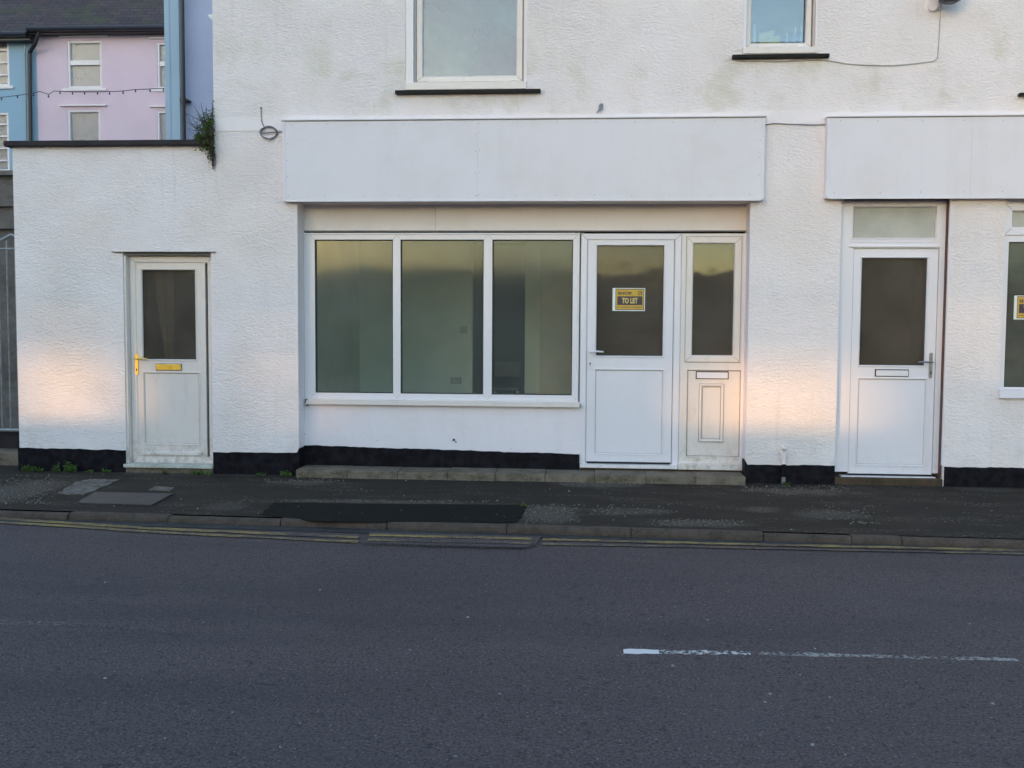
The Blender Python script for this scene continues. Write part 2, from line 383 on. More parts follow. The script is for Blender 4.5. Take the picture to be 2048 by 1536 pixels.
    def build(s, name, mats, parent=None, weld=False, smooth=False, bevel=0):
        me = bpy.data.meshes.new(name)
        o = bpy.data.objects.new(name, me); col.objects.link(o)
        off = ORG.get(parent.name, Vector()) if parent else None
        if parent is None:
            xs = [v[0] for v in s.v]; ys = [v[1] for v in s.v]; zs = [v[2] for v in s.v]
            off = Vector(((min(xs)+max(xs))/2, (min(ys)+max(ys))/2, min(zs)))
            o.location = off
        me.from_pydata([(v[0]-off.x, v[1]-off.y, v[2]-off.z) for v in s.v], [], s.f)
        if not isinstance(mats, (list, tuple)): mats = [mats]
        for k in mats: me.materials.append(M[k])
        for p, k in zip(me.polygons, s.mi): p.material_index = min(k, len(mats)-1); p.use_smooth = smooth
        if weld:
            bm = bmesh.new(); bm.from_mesh(me); bmesh.ops.remove_doubles(bm, verts=bm.verts, dist=1e-5)
            bmesh.ops.recalc_face_normals(bm, faces=bm.faces); bm.to_mesh(me); bm.free()
        me.update()
        ORG[o.name] = off
        if parent: o.parent = parent
        if bevel:
            md = o.modifiers.new('bevel', 'BEVEL'); md.width = bevel; md.segments = 2; md.limit_method = 'ANGLE'
        return o
ORG = {}
def thing(name, loc, label, cat, group=None):
    o = bpy.data.objects.new(name, None); col.objects.link(o); o.location = loc; o.empty_display_size = .2
    ORG[o.name] = Vector(loc); tag(o, label, cat, group); return o
def tag(o, label=None, cat=None, group=None, kind=None):
    if label: o['label'] = label
    if cat: o['category'] = cat
    if group: o['group'] = group
    if kind: o['kind'] = kind
    return o
def stru(o): o['kind'] = 'structure'; return o

# ================================================================== GROUND
KA = G(0, 1018); KB = G(2048, 1078)           # back edge of the kerb
def kx(x): return KA[1]+(KB[1]-KA[1])*(x-KA[0])/(KB[0]-KA[0])
ZR = -.05
stru(B().prism([(-400, -400), (400, -400), (400, 400), (-400, 400)], -.6, -.14).build('ground', 'soil'))
rd = B(); n = 40
rd.prism([(-60, kx(-60)-.10), (-60, -16.5), (60, -16.5), (60, kx(60)-.10)][::-1], -.13, ZR)
stru(rd.build('road', 'road'))
stru(B().prism([(-60, -16.5), (60, -16.5), (60, -19.5), (-60, -19.5)][::-1], -.13, .02).build('far_pavement', 'tarmac'))
# near pavement
pv = B(); pv.prism([(-60, kx(-60)), (60, kx(60)), (60, .35), (-60, .35)], -.13, 0.0)
stru(pv.build('pavement', 'tarmac'))
# kerb stones with open joints
kb = B(); js = [(-60), -20, -12, -8, -6]
jpx = [75, 300, 545, 770, 1015, 1260, 1512, 1675, 1766, 2018]
jx = [-5.6]+[G(p, 1050)[0] for p in jpx]+[4.1, 5.2, 6.4, 8, 12, 20, 60]
jx = js+jx
jx = sorted(jx)
for a, b in zip(jx, jx[1:]):
    g = .0035; dz = random.uniform(-.004, .004); dy = random.uniform(-.005, .005)
    w = .105
    prof = [(0, -.12), (0, -.012+dz), (.012, .002+dz), (w-.03, .004+dz), (w-.008, -.010+dz), (w, -.03+dz), (w+.006, -.12)]
    for k in range(len(prof)-1):
        (d0, z0), (d1, z1) = prof[k], prof[k+1]
        kb.quad([(a+g, kx(a)-d0+dy, z0), (a+g, kx(a)-d1+dy, z1), (b-g, kx(b)-d1+dy, z1), (b-g, kx(b)-d0+dy, z0)])
    for x in (a+g, b-g): kb.quad([(x, kx(x)-d+dy, z) for d, z in prof])
    if -8 < a < 6: kb.box(b-g, b+g, kx(b)-w+.022, kx(b), -.12, -.012, 1)
stru(kb.build('kerb', ['kerb', 'joint']))

def strip(name, mat, px, wid, z0=ZR, th=.004, jag=.0, step=.12):
    """line on the road through pixel points, with a real width in metres"""
    pts = [G(*p, z0) for p in px]; b = B()
    L = []
    for (x0, y0), (x1, y1) in zip(pts, pts[1:]):
        k = max(1, int(abs(x1-x0)/step))
        for i in range(k): L.append((x0+(x1-x0)*i/k, y0+(y1-y0)*i/k))
    L.append(pts[-1])
    top = [(x, y+wid/2+random.uniform(-jag, jag)) for x, y in L]; bot = [(x, y-wid/2+random.uniform(-jag, jag)) for x, y in L]
    for i in range(len(L)-1):
        b.quad([(*bot[i], z0+th), (*bot[i+1], z0+th), (*top[i+1], z0+th), (*top[i], z0+th)])
    return stru(b.build(name, mat))
# dirt in the gutter, double yellow lines (the lines break at the trench patch)
b = B(); xs = [-12+.12*i for i in range(210)]
for a, c in zip(xs, xs[1:]):
    w0 = .14+.04*mnoise.noise((a*2, 0, 0)); w1 = .14+.04*mnoise.noise((c*2, 0, 0))
    b.quad([(a, kx(a)-.105-w0, ZR+.004), (c, kx(c)-.105-w1, ZR+.004), (c, kx(c)-.10, ZR+.004), (a, kx(a)-.10, ZR+.004)])
stru(b.build('gutter', 'gutterdirt'))
strip('road_line', 'yellow', [(-200, 1028), (0, 1038), (150, 1048), (300, 1058), (718, 1076)], .075, th=.0058, jag=.006)
strip('road_line', 'yellow', [(-200, 1035), (0, 1046), (150, 1054), (300, 1065), (715, 1085)], .07, th=.0058, jag=.006)
strip('road_line', 'yellow', [(740, 1074), (1065, 1082)], .065, th=.016, jag=.006)
strip('road_line', 'yellow_f', [(735, 1084), (1062, 1091)], .065, th=.016, jag=.008)
strip('road_line', 'yellow', [(1085, 1080), (1540, 1091)], .07, th=.0058, jag=.006)
strip('road_line', 'yellow_f', [(1085, 1089), (1540, 1098), (2048, 1109), (2300, 1114)], .06, th=.0058, jag=.008)
strip('road_line', 'yellow', [(1540, 1091), (2048, 1102), (2300, 1106)], .065, th=.0062, jag=.006)
strip('road_line', 'white_solid', [(1247, 1303), (1318, 1304)], .068, th=.0015, jag=.006, step=.03)
strip('road_line', 'white_line', [(1318, 1304), (1500, 1306)], .055, th=.0013, jag=.01, step=.03)
strip('road_line', 'white_faint', [(1500, 1306), (2035, 1320)], .045, th=.0013, jag=.01, step=.03)
strip('road_line', 'white_trace', [(-60, 1242), (200, 1250), (400, 1268)], .07, th=.0013, jag=.01, step=.03)
strip('road_crack', 'joint', [(720, 1060), (722, 1068), (712, 1085), (690, 1088)], .02, th=.012, step=.02)
# trench patch in the gutter
pp = [G(*p, ZR) for p in [(742, 1067), (1083, 1076), (1070, 1092), (1050, 1098), (880, 1094), (722, 1088)]]
stru(B().prism(pp[::-1], ZR, ZR+.012).build('road_patch', 'road'))
strip('road_crack', 'joint', [(722, 1090), (880, 1095), (1050, 1099), (1068, 1094)], .016, th=.0135, jag=.004, step=.06)
strip('road_crack', 'joint', [(1078, 1080), (1080, 1084), (1070, 1095)], .02, th=.013, step=.02)
strip('road_crack', 'joint', [(145, 1046), (160, 1044), (128, 1058)], .014, th=.013, step=.02)

def patch(name, mat, px, th, jag=.012, sub=6):
    pts = []; P0 = [G(*p) for p in px]
    for i, p in enumerate(P0):
        q = P0[(i+1) % len(P0)]
        for k in range(sub):
            t = k/sub; pts.append((p[0]+(q[0]-p[0])*t+random.uniform(-jag, jag), p[1]+(q[1]-p[1])*t+random.uniform(-jag, jag)))
    return stru(B().prism(pts, .001, th).build(name, mat))
patch('tarmac_patch', 'newtar', [(548, 1006), (700, 1008), (1052, 1011), (1045, 1030), (1030, 1047), (640, 1044), (520, 1030)], .006)
patch('stone_slab', 'slab', [(118, 988), (150, 966), (180, 960), (236, 961), (214, 973), (165, 991)], .010)
patch('slate_slab', 'slate', [(160, 1004), (190, 987), (346, 990), (302, 1013), (158, 1009)], .014, .002)
patch('stone_slab', 'slab', [(296, 981), (312, 974), (348, 977), (338, 984)], .010, .006)

# loose pebbles and flakes
def stones(name, mat, spots, rmin, rmax, kind='stuff'):
    b = B()
    for x, y, z in spots:
        r = random.uniform(rmin, rmax); a = random.uniform(0, 6.28); i = len(b.v)
        for k in range(5):
            t = a+k*1.257; rr = r*random.uniform(.7, 1.2); b.v.append((x+rr*math.cos(t)*1.35, y+rr*math.sin(t), z-.002))
        for k in range(5):
            t = a+k*1.257+.2; rr = r*random.uniform(.4, .8); b.v.append((x+rr*math.cos(t)*1.3, y+rr*math.sin(t), z+r*random.uniform(.4, .8)))
        b.f.append(tuple(i+5+k for k in range(5))); b.mi.append(0)
        for k in range(5):
            b.f.append((i+k, i+(k+1) % 5, i+5+(k+1) % 5, i+5+k)); b.mi.append(0)
    o = b.build(name, mat); o['kind'] = kind; return o
sp = []
for (a, b_, c, d, k) in [(0, 950, 110, 1010, 260), (150, 936, 250, 945, 60), (530, 958, 690, 966, 90), (1050, 1010, 1160, 1045, 110),
                        (1120, 965, 1290, 973, 90), (1300, 1040, 1490, 1054, 130), (1480, 972, 1700, 984, 150), (560, 1002, 1000, 1007, 110),
                        (1180, 1010, 1340, 1030, 50), (1590, 1012, 1760, 1040, 70), (1700, 1044, 1760, 1050, 30), (0, 940, 2048, 1045, 160)]:
    for _ in range(k):
        px, py = random.uniform(a, c), random.uniform(b_, d); x, y = G(px, py)
        if y < -.03 and not (-2.75 < x < 1.5 and y > -.2) and y > kx(x)+.02: sp.append((x, y, .006))
stones('gravel', 'pebble', sp, .003, .0075)
fl = []
for px, py in [(205, 1150), (210, 1165), (560, 1495), (590, 1498), (600, 1447), (465, 1425), (935, 1235), (1345, 1332), (1245, 1310), (1530, 1405),
               (1600, 1350), (1660, 1395), (1520, 1470), (1985, 1408), (1240, 1482), (1195, 1518), (1630, 1298), (1120, 1465), (1350, 1214), (1540, 1388),
               (980, 1350), (1000, 1388), (375, 1298), (210, 1357), (330, 1477), (910, 1513), (1720, 1358), (1940, 1248), (1415, 1240), (1625, 1490), (1690, 1510), (640, 1180), (820, 1300)]:
    x, y = G(px, py, ZR); fl.append((x, y, ZR+.001))
for px, py in [(812, 962), (852, 961), (1040, 1052), (1255, 1062), (740, 1062), (930, 1062), (1582, 1060), (395, 1018), (362, 999), (228, 1013), (1138, 983), (345, 949), (580, 1055), (1430, 958)]:
    x, y = G(px, py); fl.append((x, y, .003 if y > kx(x)-.1 else ZR+.004))
for _ in range(2):
    x = random.uniform(-4, 4.5); y = random.uniform(-8, -2.7); 
    fl.append((x, y, ZR-.003))
stones('litter_flakes', 'flake', fl, .003, .008)

# ================================================================== MAIN BUILDING
bd = thing('shop_building', (-.2, 0, 0), 'white roughcast shop building with blank fascia boards and a low side annex', 'building')
XL, XC, XR = -5.485, -3.516, 6.6
RX0, RX1, RZ = -2.73, 1.467, 2.575      # shopfront recess
D1 = (-4.418, -3.56, .06, 2.106); D3 = (2.27, 3.232, .085, 2.60)
W1 = (-1.70, -.582, 3.60, 5.0)
w2 = RC(1487, -150, 1637, 107); W2 = (w2[0], w2[1], w2[2], 5.0)
w3 = RC(2005, 403, 2300, 797); W3 = (w3[0], 5.6, w3[2]+.02, 2.60)
wl = B()
wl.wall(XL, XR, -.1, 7.2, 0, .30, [(-99, XC, 3.10, 99), (RX0, RX1, -1, RZ), (D1[0], D1[1], -1, D1[3]), (D3[0], D3[1], -1, D3[3]), W1, W2, W3])
wl.box(XC, XC+.3, .30, 7.5, -.1, 7.2); wl.box(XR-.3, XR, .30, 7.5, -.1, 7.2); wl.box(XC+.3, XR-.3, 7.2, 7.5, -.1, 7.2)
wl.box(XL, XL+.25, .30, 3.0, -.1, 3.10); wl.box(XL+.25, XC, 2.75, 3.0, -.1, 3.10)
wl.build('wall', 'rough', bd)
rf = B(); rf.wprism([(XC-.2, 7.2), (XR+.2, 7.2), (XR+.2, 7.35), (XC-.2, 7.35)], -.2, 7.7)
rf.build('roof', 'slates', bd)
cp = B(); cp.box(XL-.055, XC-.001, -.06, 3.05, 3.10, 3.152); cp.build('coping', 'coping', bd, bevel=.008)
# smooth band above the ground floor
z0b, z1b = 3.235, 3.365
b = B(); 
def ragged(bb, x0, x1, z0, z1, y0, y1, jt=.004, jb=.004, step=.05, mi=0):
    n = max(2, int((x1-x0)/step)); xs = [x0+(x1-x0)*i/n for i in range(n+1)]
    up = [(x, z1+jt*(mnoise.noise((x*9, 3, 1))*1.6)+random.uniform(-jt, jt)*.4) for x in xs]
    dn = [(x, z0+random.uniform(-jb, jb)*.5) for x in xs]
    bb.wprism(dn+up[::-1], y0, y1, mi)
ragged(b, XC+.005, -2.835, 3.237, 3.352, -.004, .05, .006); b.build('smooth_band', 'band', bd)
b = B(); ragged(b, 1.565, 2.10, 3.262, 3.372, -.004, .05, .006); b.build('smooth_band', 'band', bd)
b = B(); ragged(b, -2.835, 6.5, 3.325, 3.362, -.0015, .05, .010, step=.12); b.build('smooth_band', 'band', bd)
# plinths
def plinth(x0, x1, zt0, zt1, y0=-.010, y1=.05, step=.045, zb=-.05):
    b = B(); n = max(2, int((x1-x0)/step)); xs = [x0+(x1-x0)*i/n for i in range(n+1)]
    up = [(x, zt0+(zt1-zt0)*(x-x0)/(x1-x0)+.006*mnoise.noise((x*7, 0, y0*40))+random.uniform(-.003, .003)) for x in xs]
    b.wprism([(x1, zb), ]+[(p[0], p[1]) for p in up[::-1]]+[(x0, zb)], y0, y1); b.f[-1]
    return b.build('plinth', 'plinth', bd, weld=True)
plinth(XL-.012, D1[0]-.002, .222, .212)
plinth(D1[1]+.002, RX0-.004, .207, .213)
plinth(RX1+.004, D3[0]-.002, .170, .176)
plinth(D3[1]+.01, XR, .18, .185)
YR = .235                          # plane of the shopfront
plinth(RX0+.001, -.065, .262, .216, YR-.055, YR, zb=-.03)
# returns of the plinth in the recess
b = B(); b.wprism([(RX0-.012, -.05), (RX0+.008, -.05), (RX0+.008, .255), (RX0-.012, .215)], -.011, YR); b.build('plinth', 'plinth', bd)
b = B(); b.wprism([(RX1-.012, .02), (RX1+.012, -.02), (RX1+.012, .172), (RX1-.012, .215), ], -.011, .14); b.build('plinth', 'plinth', bd)

def PR(a, b_, c, d, Y=YR): return RC(a, b_, c, d, Y)
# reveals of the recess are the roughcast wall's sides; smooth paint lining
b = B(); b.box(RX0-.001, RX0+.006, -.002, YR+.05, .26, RZ); b.build('reveal_lining', 'smooth', bd)
b = B(); b.box(RX1-.006, RX1+.001, -.002, YR+.05, .20, RZ); b.build('reveal_lining', 'smooth', bd)
# stall riser
ri = B(); rx1 = W(1161, 850, YR)[0]
ri.box(RX0+.006, rx1, YR-.03, YR+.06, .18, W(890, 808, YR)[1])
ri.build('stall_riser', 'smooth', bd)
for px, py, s in [(908, 880, .02), (912, 884, .012), (755, 881, .006), (609, 868, .012), (878, 899, .005), (1023, 897, .004)]:
    x, z = W(px, py, YR-.03)
    ch = B(); ch.wprism([(x-s, z-s*.5), (x-s*.2, z-s*.2), (x+s*.7, z-s*.8), (x+s*.3, z+s*.6), (x-s*.1, z+s*.8)], YR-.0325, YR-.02); ch.build('paint_chip', 'dark', bd)
# header panel
h = B(); zt = W(1050, 463, YR)[1]
xj = W(871, 430, YR)[0]
h.box(RX0+.006, xj-.0015, YR, YR+.06, zt+.010, RZ+.05); h.box(xj+.0015, RX1-.006, YR+.001, YR+.06, zt+.010, RZ+.05)
h.box(RX0+.006, RX1-.006, YR-.012, YR+.05, zt-.001, zt+.010, 1)
h.build('header_panel', ['header', 'seam'], bd)
h = B(); h.box(RX0+.0, RX1, .0, YR+.06, RZ+.0005, RZ+.03); h.build('soffit', 'header', bd)

def fascia(x0, x1, z0, z1, joints, nails):
    b = B(); b.box(x0, x1, -.085, .002, z0, z1-.014)
    for j in joints: b.box(j-.0018, j+.0018, -.0862, -.08, z0+.02, z1-.02, 2)
    o = b.build('fascia_board', ['board', 'paintjoint', 'paintjoint'], bd, bevel=.003)
    t = B(); t.box(x0-.012, x1+.012, -.098, .002, z1-.013, z1); t.box(x0-.004, x0+.022, -.0895, .002, z0-.002, z1-.0135); t.box(x1-.02, x1+.003, -.0895, .002, z0-.002, z1-.0135)
    t.box(x0+.022, x1-.02, -.0895, -.07, z0-.010, z0+.004)
    t.build('trim', 'board', o, bevel=.002)
    s = B(); s.box(x0-.01, x1+.01, -.091, -.084, z1-.0195, z1-.0135); s.build('shadow_gap', 'seam', o)
    for x, z in nails:
        nb = B(); nb.wprism([(x+.0036*math.cos(a*1.047), z+.0036*math.sin(a*1.047)) for a in range(6)], -.0872, -.08)
        nb.build('nail', 'seam', o)
nl = []
for i in range(13):
    nl.append((-2.76+.352*i+random.uniform(-.02, .02), 3.275+random.uniform(-.006, .006)))
    nl.append((-2.78+.352*i+random.uniform(-.02, .02), 2.62+random.uniform(-.006, .006)))
for z in (2.62, 2.82, 3.02, 3.18): nl += [(-1.035, z), (-1.0, z+.01)]
for z in (2.8, 2.95, 3.1): nl += [(-2.79, z), (1.52, z)]
fascia(-2.833, 1.56, 2.578, 3.323, [-1.018], nl)
nl = [(2.2+.36*i+random.uniform(-.03, .03), z+random.uniform(-.005, .005)) for i in range(12) for z in (2.64, 3.265)]
fascia(2.112, 6.3, 2.592, 3.315, [3.36], nl)

# -------- shop window
YF = YR-.025
so = RC(617, 466, 1158, 801, YF)
def pane_at(px0, py0, px1, py1, Y): return RC(px0, py0, px1, py1, Y)
fr = B()
fz0 = W(890, 801, YF)[1]; fz1 = W(890, 466, YF)[1]
P1 = RC(630, 479, 786, 787, YF); P2 = RC(801, 479, 967, 788, YF); P3 = RC(984, 479, 1145, 789, YF)
gz0 = (P1[2]+P2[2]+P3[2])/3; gz1 = (P1[3]+P2[3]+P3[3])/3
fr.wall(RX0+.007, so[1], fz0, fz1, YF, YF+.07, [(P1[0], P1[1], gz0, gz1), (P2[0], P2[1], gz0, gz1), (P3[0], P3[1], gz0, gz1)])
e = B(); e.ring(RX0+.008, so[1], fz0, fz1, [(0, YF+.001), (0, YF-.008), (.006, YF-.010), (.014, YF-.010), (.018, YF+.001)]); jn = fr; mi0 = len(fr.f)
for pa, pb in ((P1, P2), (P2, P3)):     # pointed joints at the mullion ends
    for zz, sg in ((gz1, 1), (gz0, -1)):
        a, c = pa[1], pb[0]; mx = (a+c)/2; t = .0013
        jn.quad([(a-t, YF-.0012, zz), (a+t, YF-.0012, zz), (mx+t, YF-.0012, zz+sg*.045), (mx-t, YF-.0012, zz+sg*.045)])
        jn.quad([(c-t, YF-.0012, zz), (c+t, YF-.0012, zz), (mx+t, YF-.0012, zz+sg*.045), (mx-t, YF-.0012, zz+sg*.045)])
for (cx, ix) in ((so[0]+.018, P1[0]), (so[1]-.018, P3[1])):
    for (cz, iz) in ((fz0+.018, gz0), (fz1-.018, gz1)):
        t = .0013
        jn.quad([(cx-t, YF-.0012, cz), (cx+t, YF-.0012, cz), (ix+t, YF-.0012, iz), (ix-t, YF-.0012, iz)])

for q_ in range(mi0, len(fr.f)): fr.mi[q_] = 1
sw = fr.build('shop_window', ['upvc', 'seam'], bd)
e.build('frame_edge', 'upvc', sw)
for i, p in enumerate((P1, P2, P3)):
    g = B(); g.frame(p[0]-.001, p[1]+.001, gz0-.001, gz1+.001, .010, YF+.004, YF+.05, 0, 0, .002, .004); g.build('bead', 'gasket', sw)
    g = B(); g.box(p[0], p[1], YF+.028, YF+.034, gz0, gz1); g.build('pane', 'glass', sw)
sl = B(); s0 = W(612, 800, YR-.09)[0]; s1 = W(1160, 812, YR-.09)[0]; zt_ = W(890, 803, YR-.075)[1]
zb_ = W(890, 812, YR-.09)[1]
sl.wprism([(s0, zb_), (s1, zb_), (s1, zt_), (s0, zt_)], YR-.085, YF+.02)
sl.box(s0+.001, s1-.001, YR-.045, YF+.01, zt_, fz0+.001)
sl.box(s0-.004, s0+.01, YR-.088, YF, zb_-.02, zb_+.002, 1); sl.box(s1-.004, s1+.008, YR-.09, YF, zb_+.0, zb_+.03, 1)
sl.build('sill', ['upvc_old', 'seam'], bd, bevel=.003)

# -------- generic door builder
def handle(parent, x, z0, z1, y, dirx, mat, zl, kind='lever'):
    b = B(); w = .014
    zc = [(x-w, z0+w), (x-w*.6, z0+.003), (x+w*.6, z0+.003), (x+w, z0+w), (x+w, z1-w), (x+w*.6, z1-.003), (x-w*.6, z1-.003), (x-w, z1-w)]
    b.wprism(zc, y-.011, y+.002)
    b.tube([(x, y-.008, zl), (x, y-.045, zl), (x+dirx*.012, y-.055, zl), (x+dirx*.06, y-.056, zl+.003), (x+dirx*.125, y-.052, zl-.001)], [.010, .009, .009, .0085, .007], 8)
    o = b.build('handle', mat, parent)
    k = B(); k.tube([(x, y-.0135, z0+.055), (x, y-.009, z0+.055)], .0075, 8); k.box(x-.0028, x+.0028, y-.013, y-.009, z0+.032, z0+.052)
    k.build('keyhole', 'dark', parent)
    return o
def letterbox(parent, r, y, mat, edge='gasket'):
    b = B(); x0, x1, z0, z1 = r
    b.box(x0-.006, x1+.006, y-.006, y+.002, z0-.006, z1+.006, 1)
    b.box(x0+.002, x1-.002, y-.014, y-.006, z0+.001, z1-.003, 0)
    return b.build('letterbox', [mat, edge], parent, bevel=.002)
def door(name, fr_px, leaf_px, glass_px, panel_px, Y, mat, gmat, fw_=.06, raised=None):
    fx = RC(*fr_px, Y); f = B()
    f.frame(*fx, fw_, Y, Y+.07, 0, 1)
    o = f.build(name, [mat, 'seam'], bd)
    return o, fx
def leaf(o, lf, gl, pn, Y, mat, gmat):
    """door leaf as one mesh: stiles and rails round a glass hole and a sunk panel"""
    b = B(); b.wall(lf[0], lf[1], lf[2], lf[3], Y, Y+.055, [gl, pn])
    l = b.build('leaf', [mat], o, bevel=0)
    e = B(); e.ring(lf[0], lf[1], lf[2], lf[3], [(-.004, Y+.02), (-.004, Y+.003), (0.0, Y-.001), (.002, Y+.001)]); e.build('leaf_gasket', 'jointline', o)
    g = B(); g.frame(gl[0]-.014, gl[1]+.014, gl[2]-.014, gl[3]+.014, .016, Y-.008, Y+.045, 0, 1, .004, .008); g.build('glazing_bead', [mat, 'seam'], o)
    g = B(); g.ring(gl[0], gl[1], gl[2], gl[3], [(0, Y+.03), (0, Y+.012), (.005, Y+.012), (.005, Y+.03)]); g.build('gasket', 'gasket', o)
    g = B(); g.box(gl[0], gl[1], Y+.028, Y+.034, gl[2], gl[3]); g.build('pane', gmat, o)
    g = B(); g.box(pn[0]+.001, pn[1]-.001, Y+.010, Y+.04, pn[2]+.001, pn[3]-.001); g.ring(pn[0], pn[1], pn[2], pn[3], [(-.012, Y+.001), (-.012, Y-.005), (-.004, Y-.006), (.004, Y+.0095), (.006, Y+.011)])
    g.ring(pn[0], pn[1], pn[2], pn[3], [(.005, Y+.0125), (.005, Y+.0085), (.0082, Y+.0085), (.0082, Y+.0125)], 1)
    g.build('lower_panel', [mat, 'jointline'], o)
    return l
# -------- middle door
Y2 = YF
o2, fx2 = door('door', (1160, 467, 1360, 940), None, None, None, Y2, 'upvc_clean', 'glass_d', .064)
lf = RC(1174, 474, 1345, 924, Y2+.012); gl = RC(1193, 491, 1327, 712, Y2+.012); pn = RC(1190, 740, 1325, 908, Y2+.012)
leaf(o2, lf, gl, pn, Y2+.012, 'upvc_clean', 'glass_d')
hx, hz = W(1180, 703, Y2)
handle(o2, hx+.002, W(1180, 738, Y2)[1], W(1180, 685, Y2)[1], Y2+.010, 1, 'upvc_clean', hz)
b = B(); b.box(lf[0]+.01, lf[1]-.01, Y2-.002, Y2+.03, lf[2]-.016, lf[2]+.001); b.build('bottom_gap', 'dark', o2)
b = B(); b.box(fx2[0]+.01, fx2[1]-.01, Y2-.06, Y2+.06, lf[2]-.052, lf[2]-.018); b.build('threshold', 'upvc', o2, bevel=.003)
o2['label'] = 'clean white door with a to let notice and white lever handle'
# -------- side light with raised panel and letterbox
fx = RC(1362, 467, 1490, 932, Y2); fxr = (fx2[1]+.002, RX1-.007, fx[2], fx[3])
b = B(); zmid0 = W(1425, 738, Y2)[1]; zmid1 = W(1425, 725, Y2)[1]
sh = RC(1371, 473, 1482, 725, Y2); pnl = RC(1373, 740, 1481, 914, Y2)
b.wall(fxr[0], fxr[1], fxr[2], fxr[3], Y2, Y2+.07, [sh, pnl])
sd = b.build('side_light', ['upvc_old'], bd)
gl = RC(1386, 485, 1467, 708, Y2-.01)
b = B(); w = gl[0]-sh[0]
b.frame(sh[0]+.003, sh[1]-.003, sh[2]+.003, sh[3]-.003, w-.003, Y2-.012, Y2+.05, 0, 1, .006, .012); b.build('sash', ['upvc_old', 'seam'], sd)
b = B(); b.hole_ring(sh[0]-.001, sh[1]+.001, sh[2]-.001, sh[3]+.001, .006, Y2-.001); b.build('gasket', 'seam', sd)
b = B(); b.box(sh[0]+w-.004, sh[1]-w+.004, Y2+.02, Y2+.026, sh[2]+w-.004, sh[3]-w+.004); b.build('pane', 'glass_s', sd)
b = B(); b.box(pnl[0], pnl[1], Y2+.008, Y2+.04, pnl[2], pnl[3]); b.ring(*pnl, [(-.008, Y2+.001), (-.008, Y2-.004), (-.002, Y2-.005), (.006, Y2+.009)])
b.ring(*pnl, [(.006, Y2+.012), (.006, Y2+.006), (.0105, Y2+.006), (.0105, Y2+.012)], 1)
rp = RC(1398, 768, 1447, 884, Y2)
b.ring(*rp, [(0, Y2+.009), (.003, Y2-.006), (.012, Y2-.009), (.020, Y2-.002), (.026, Y2+.004), (.03, Y2+.009)])
b.ring(*rp, [(-.003, Y2+.009), (-.003, Y2+.0065), (0, Y2+.0065), (0, Y2+.009)], 1)
b.ring(*rp, [(.027, Y2+.009), (.027, Y2+.0035), (.031, Y2+.0035), (.031, Y2+.009)], 1)
b.build('lower_panel', ['upvc_old', 'seam'], sd)
letterbox(sd, RC(1393, 744, 1456, 757, Y2), Y2+.006, 'upvc_clean', 'dark')
b = B(); z1_ = W(1420, 928, Y2-.05)[1]; z0_ = W(1420, 940, Y2-.05)[1]
b.box(W(1356, 930, Y2-.05)[0], W(1487, 930, Y2-.05)[0], Y2-.055, Y2+.05, z0_, z1_); b.build('sill', 'upvc_old', sd, bevel=.003)
b = B(); b.box(RX1-.030, RX1-.0065, Y2-.012, Y2+.04, fxr[2], fxr[3]); b.build('cover_strip', 'upvc', sd)
# concrete under the doors
b = B(); b.box(rx1, RX1-.004, YR-.06, YR+.1, -.05, .10); b.build('doorstep', 'sandstep', bd)
# kerb-like step along the shopfront
st = thing('stone_step', (-.6, -.05, 0), 'long mossy step of pale stone blocks along the foot of the shopfront', 'step')
x = RX0+.02; ZS = .072
jxs = [RX0+.015]+[W(p, 950, -.13)[0] for p in (695, 795, 895, 990, 1090, 1190, 1292, 1390)]+[RX1-.02]
for a, c in zip(jxs, jxs[1:]):
    b = B(); dz = random.uniform(-.004, .004); dy = random.uniform(-.006, .006)
    b.box(a+.0012, c-.0012, -.15+dy, YR-.056 if a < -.07 else YR-.061, -.03, ZS+dz)
    o = b.build('step_block', 'step', st, bevel=.007)

# -------- door 1 (old door, annex)
Y1 = .085
fxa = (D1[0]+.02, D1[1]-.006, D1[2]+.02, D1[3]-.03)
f = B(); f.frame(*fxa, .068, Y1, Y1+.07, 0, 1, .006, .014)
o1 = f.build('door', ['upvc_old', 'seam'], bd); o1['label'] = 'weathered door with brass letterbox and brass handle'
lf = RC(268, 522, 412, 921, Y1+.012); gl = RC(285, 540, 391, 719, Y1+.012); pn = RC(289, 746, 399, 888, Y1+.012)
leaf(o1, lf, gl, pn, Y1+.012, 'upvc_old', 'glass_d')
b = B(); b.box(pn[0]-.02, pn[1]+.02, Y1-.012, Y1+.02, lf[2]+.055, lf[2]+.085); b.build('weather_bar', 'upvc_old', o1, bevel=.004)
letterbox(o1, RC(313, 728, 363, 740, Y1+.01), Y1+.010, 'brass', 'chrome')
hx, hz = W(273, 717, Y1)
handle(o1, hx, W(273, 750, Y1)[1], W(273, 707, Y1)[1], Y1+.010, 1, 'brass', hz)
b = B(); b.box(D1[0]-.10, D1[1]+.05, -.022, .02, D1[3], D1[3]+.006); b.build('door_hood', 'slab', bd); 
b = B(); b.box(D1[0]+.006, D1[1]-.004, .03, Y1+.06, D1[3]-.028, D1[3]-.004); b.build('timber_lintel', 'seam', bd)
b = B(); b.box(D1[0]+.001, D1[0]+.02, .015, Y1+.05, .06, D1[3]-.03); b.build('reveal_lining', 'upvc_old', bd)
b = B(); b.box(D1[0]-.01, D1[1]+.005, -.05, Y1+.05, .052, .085); b.build('doorstep', 'whitestep', bd, bevel=.006)
b = B(); b.box(D1[0], D1[1], -.015, Y1+.04, -.06, .051); b.build('doorstep', 'step', bd)
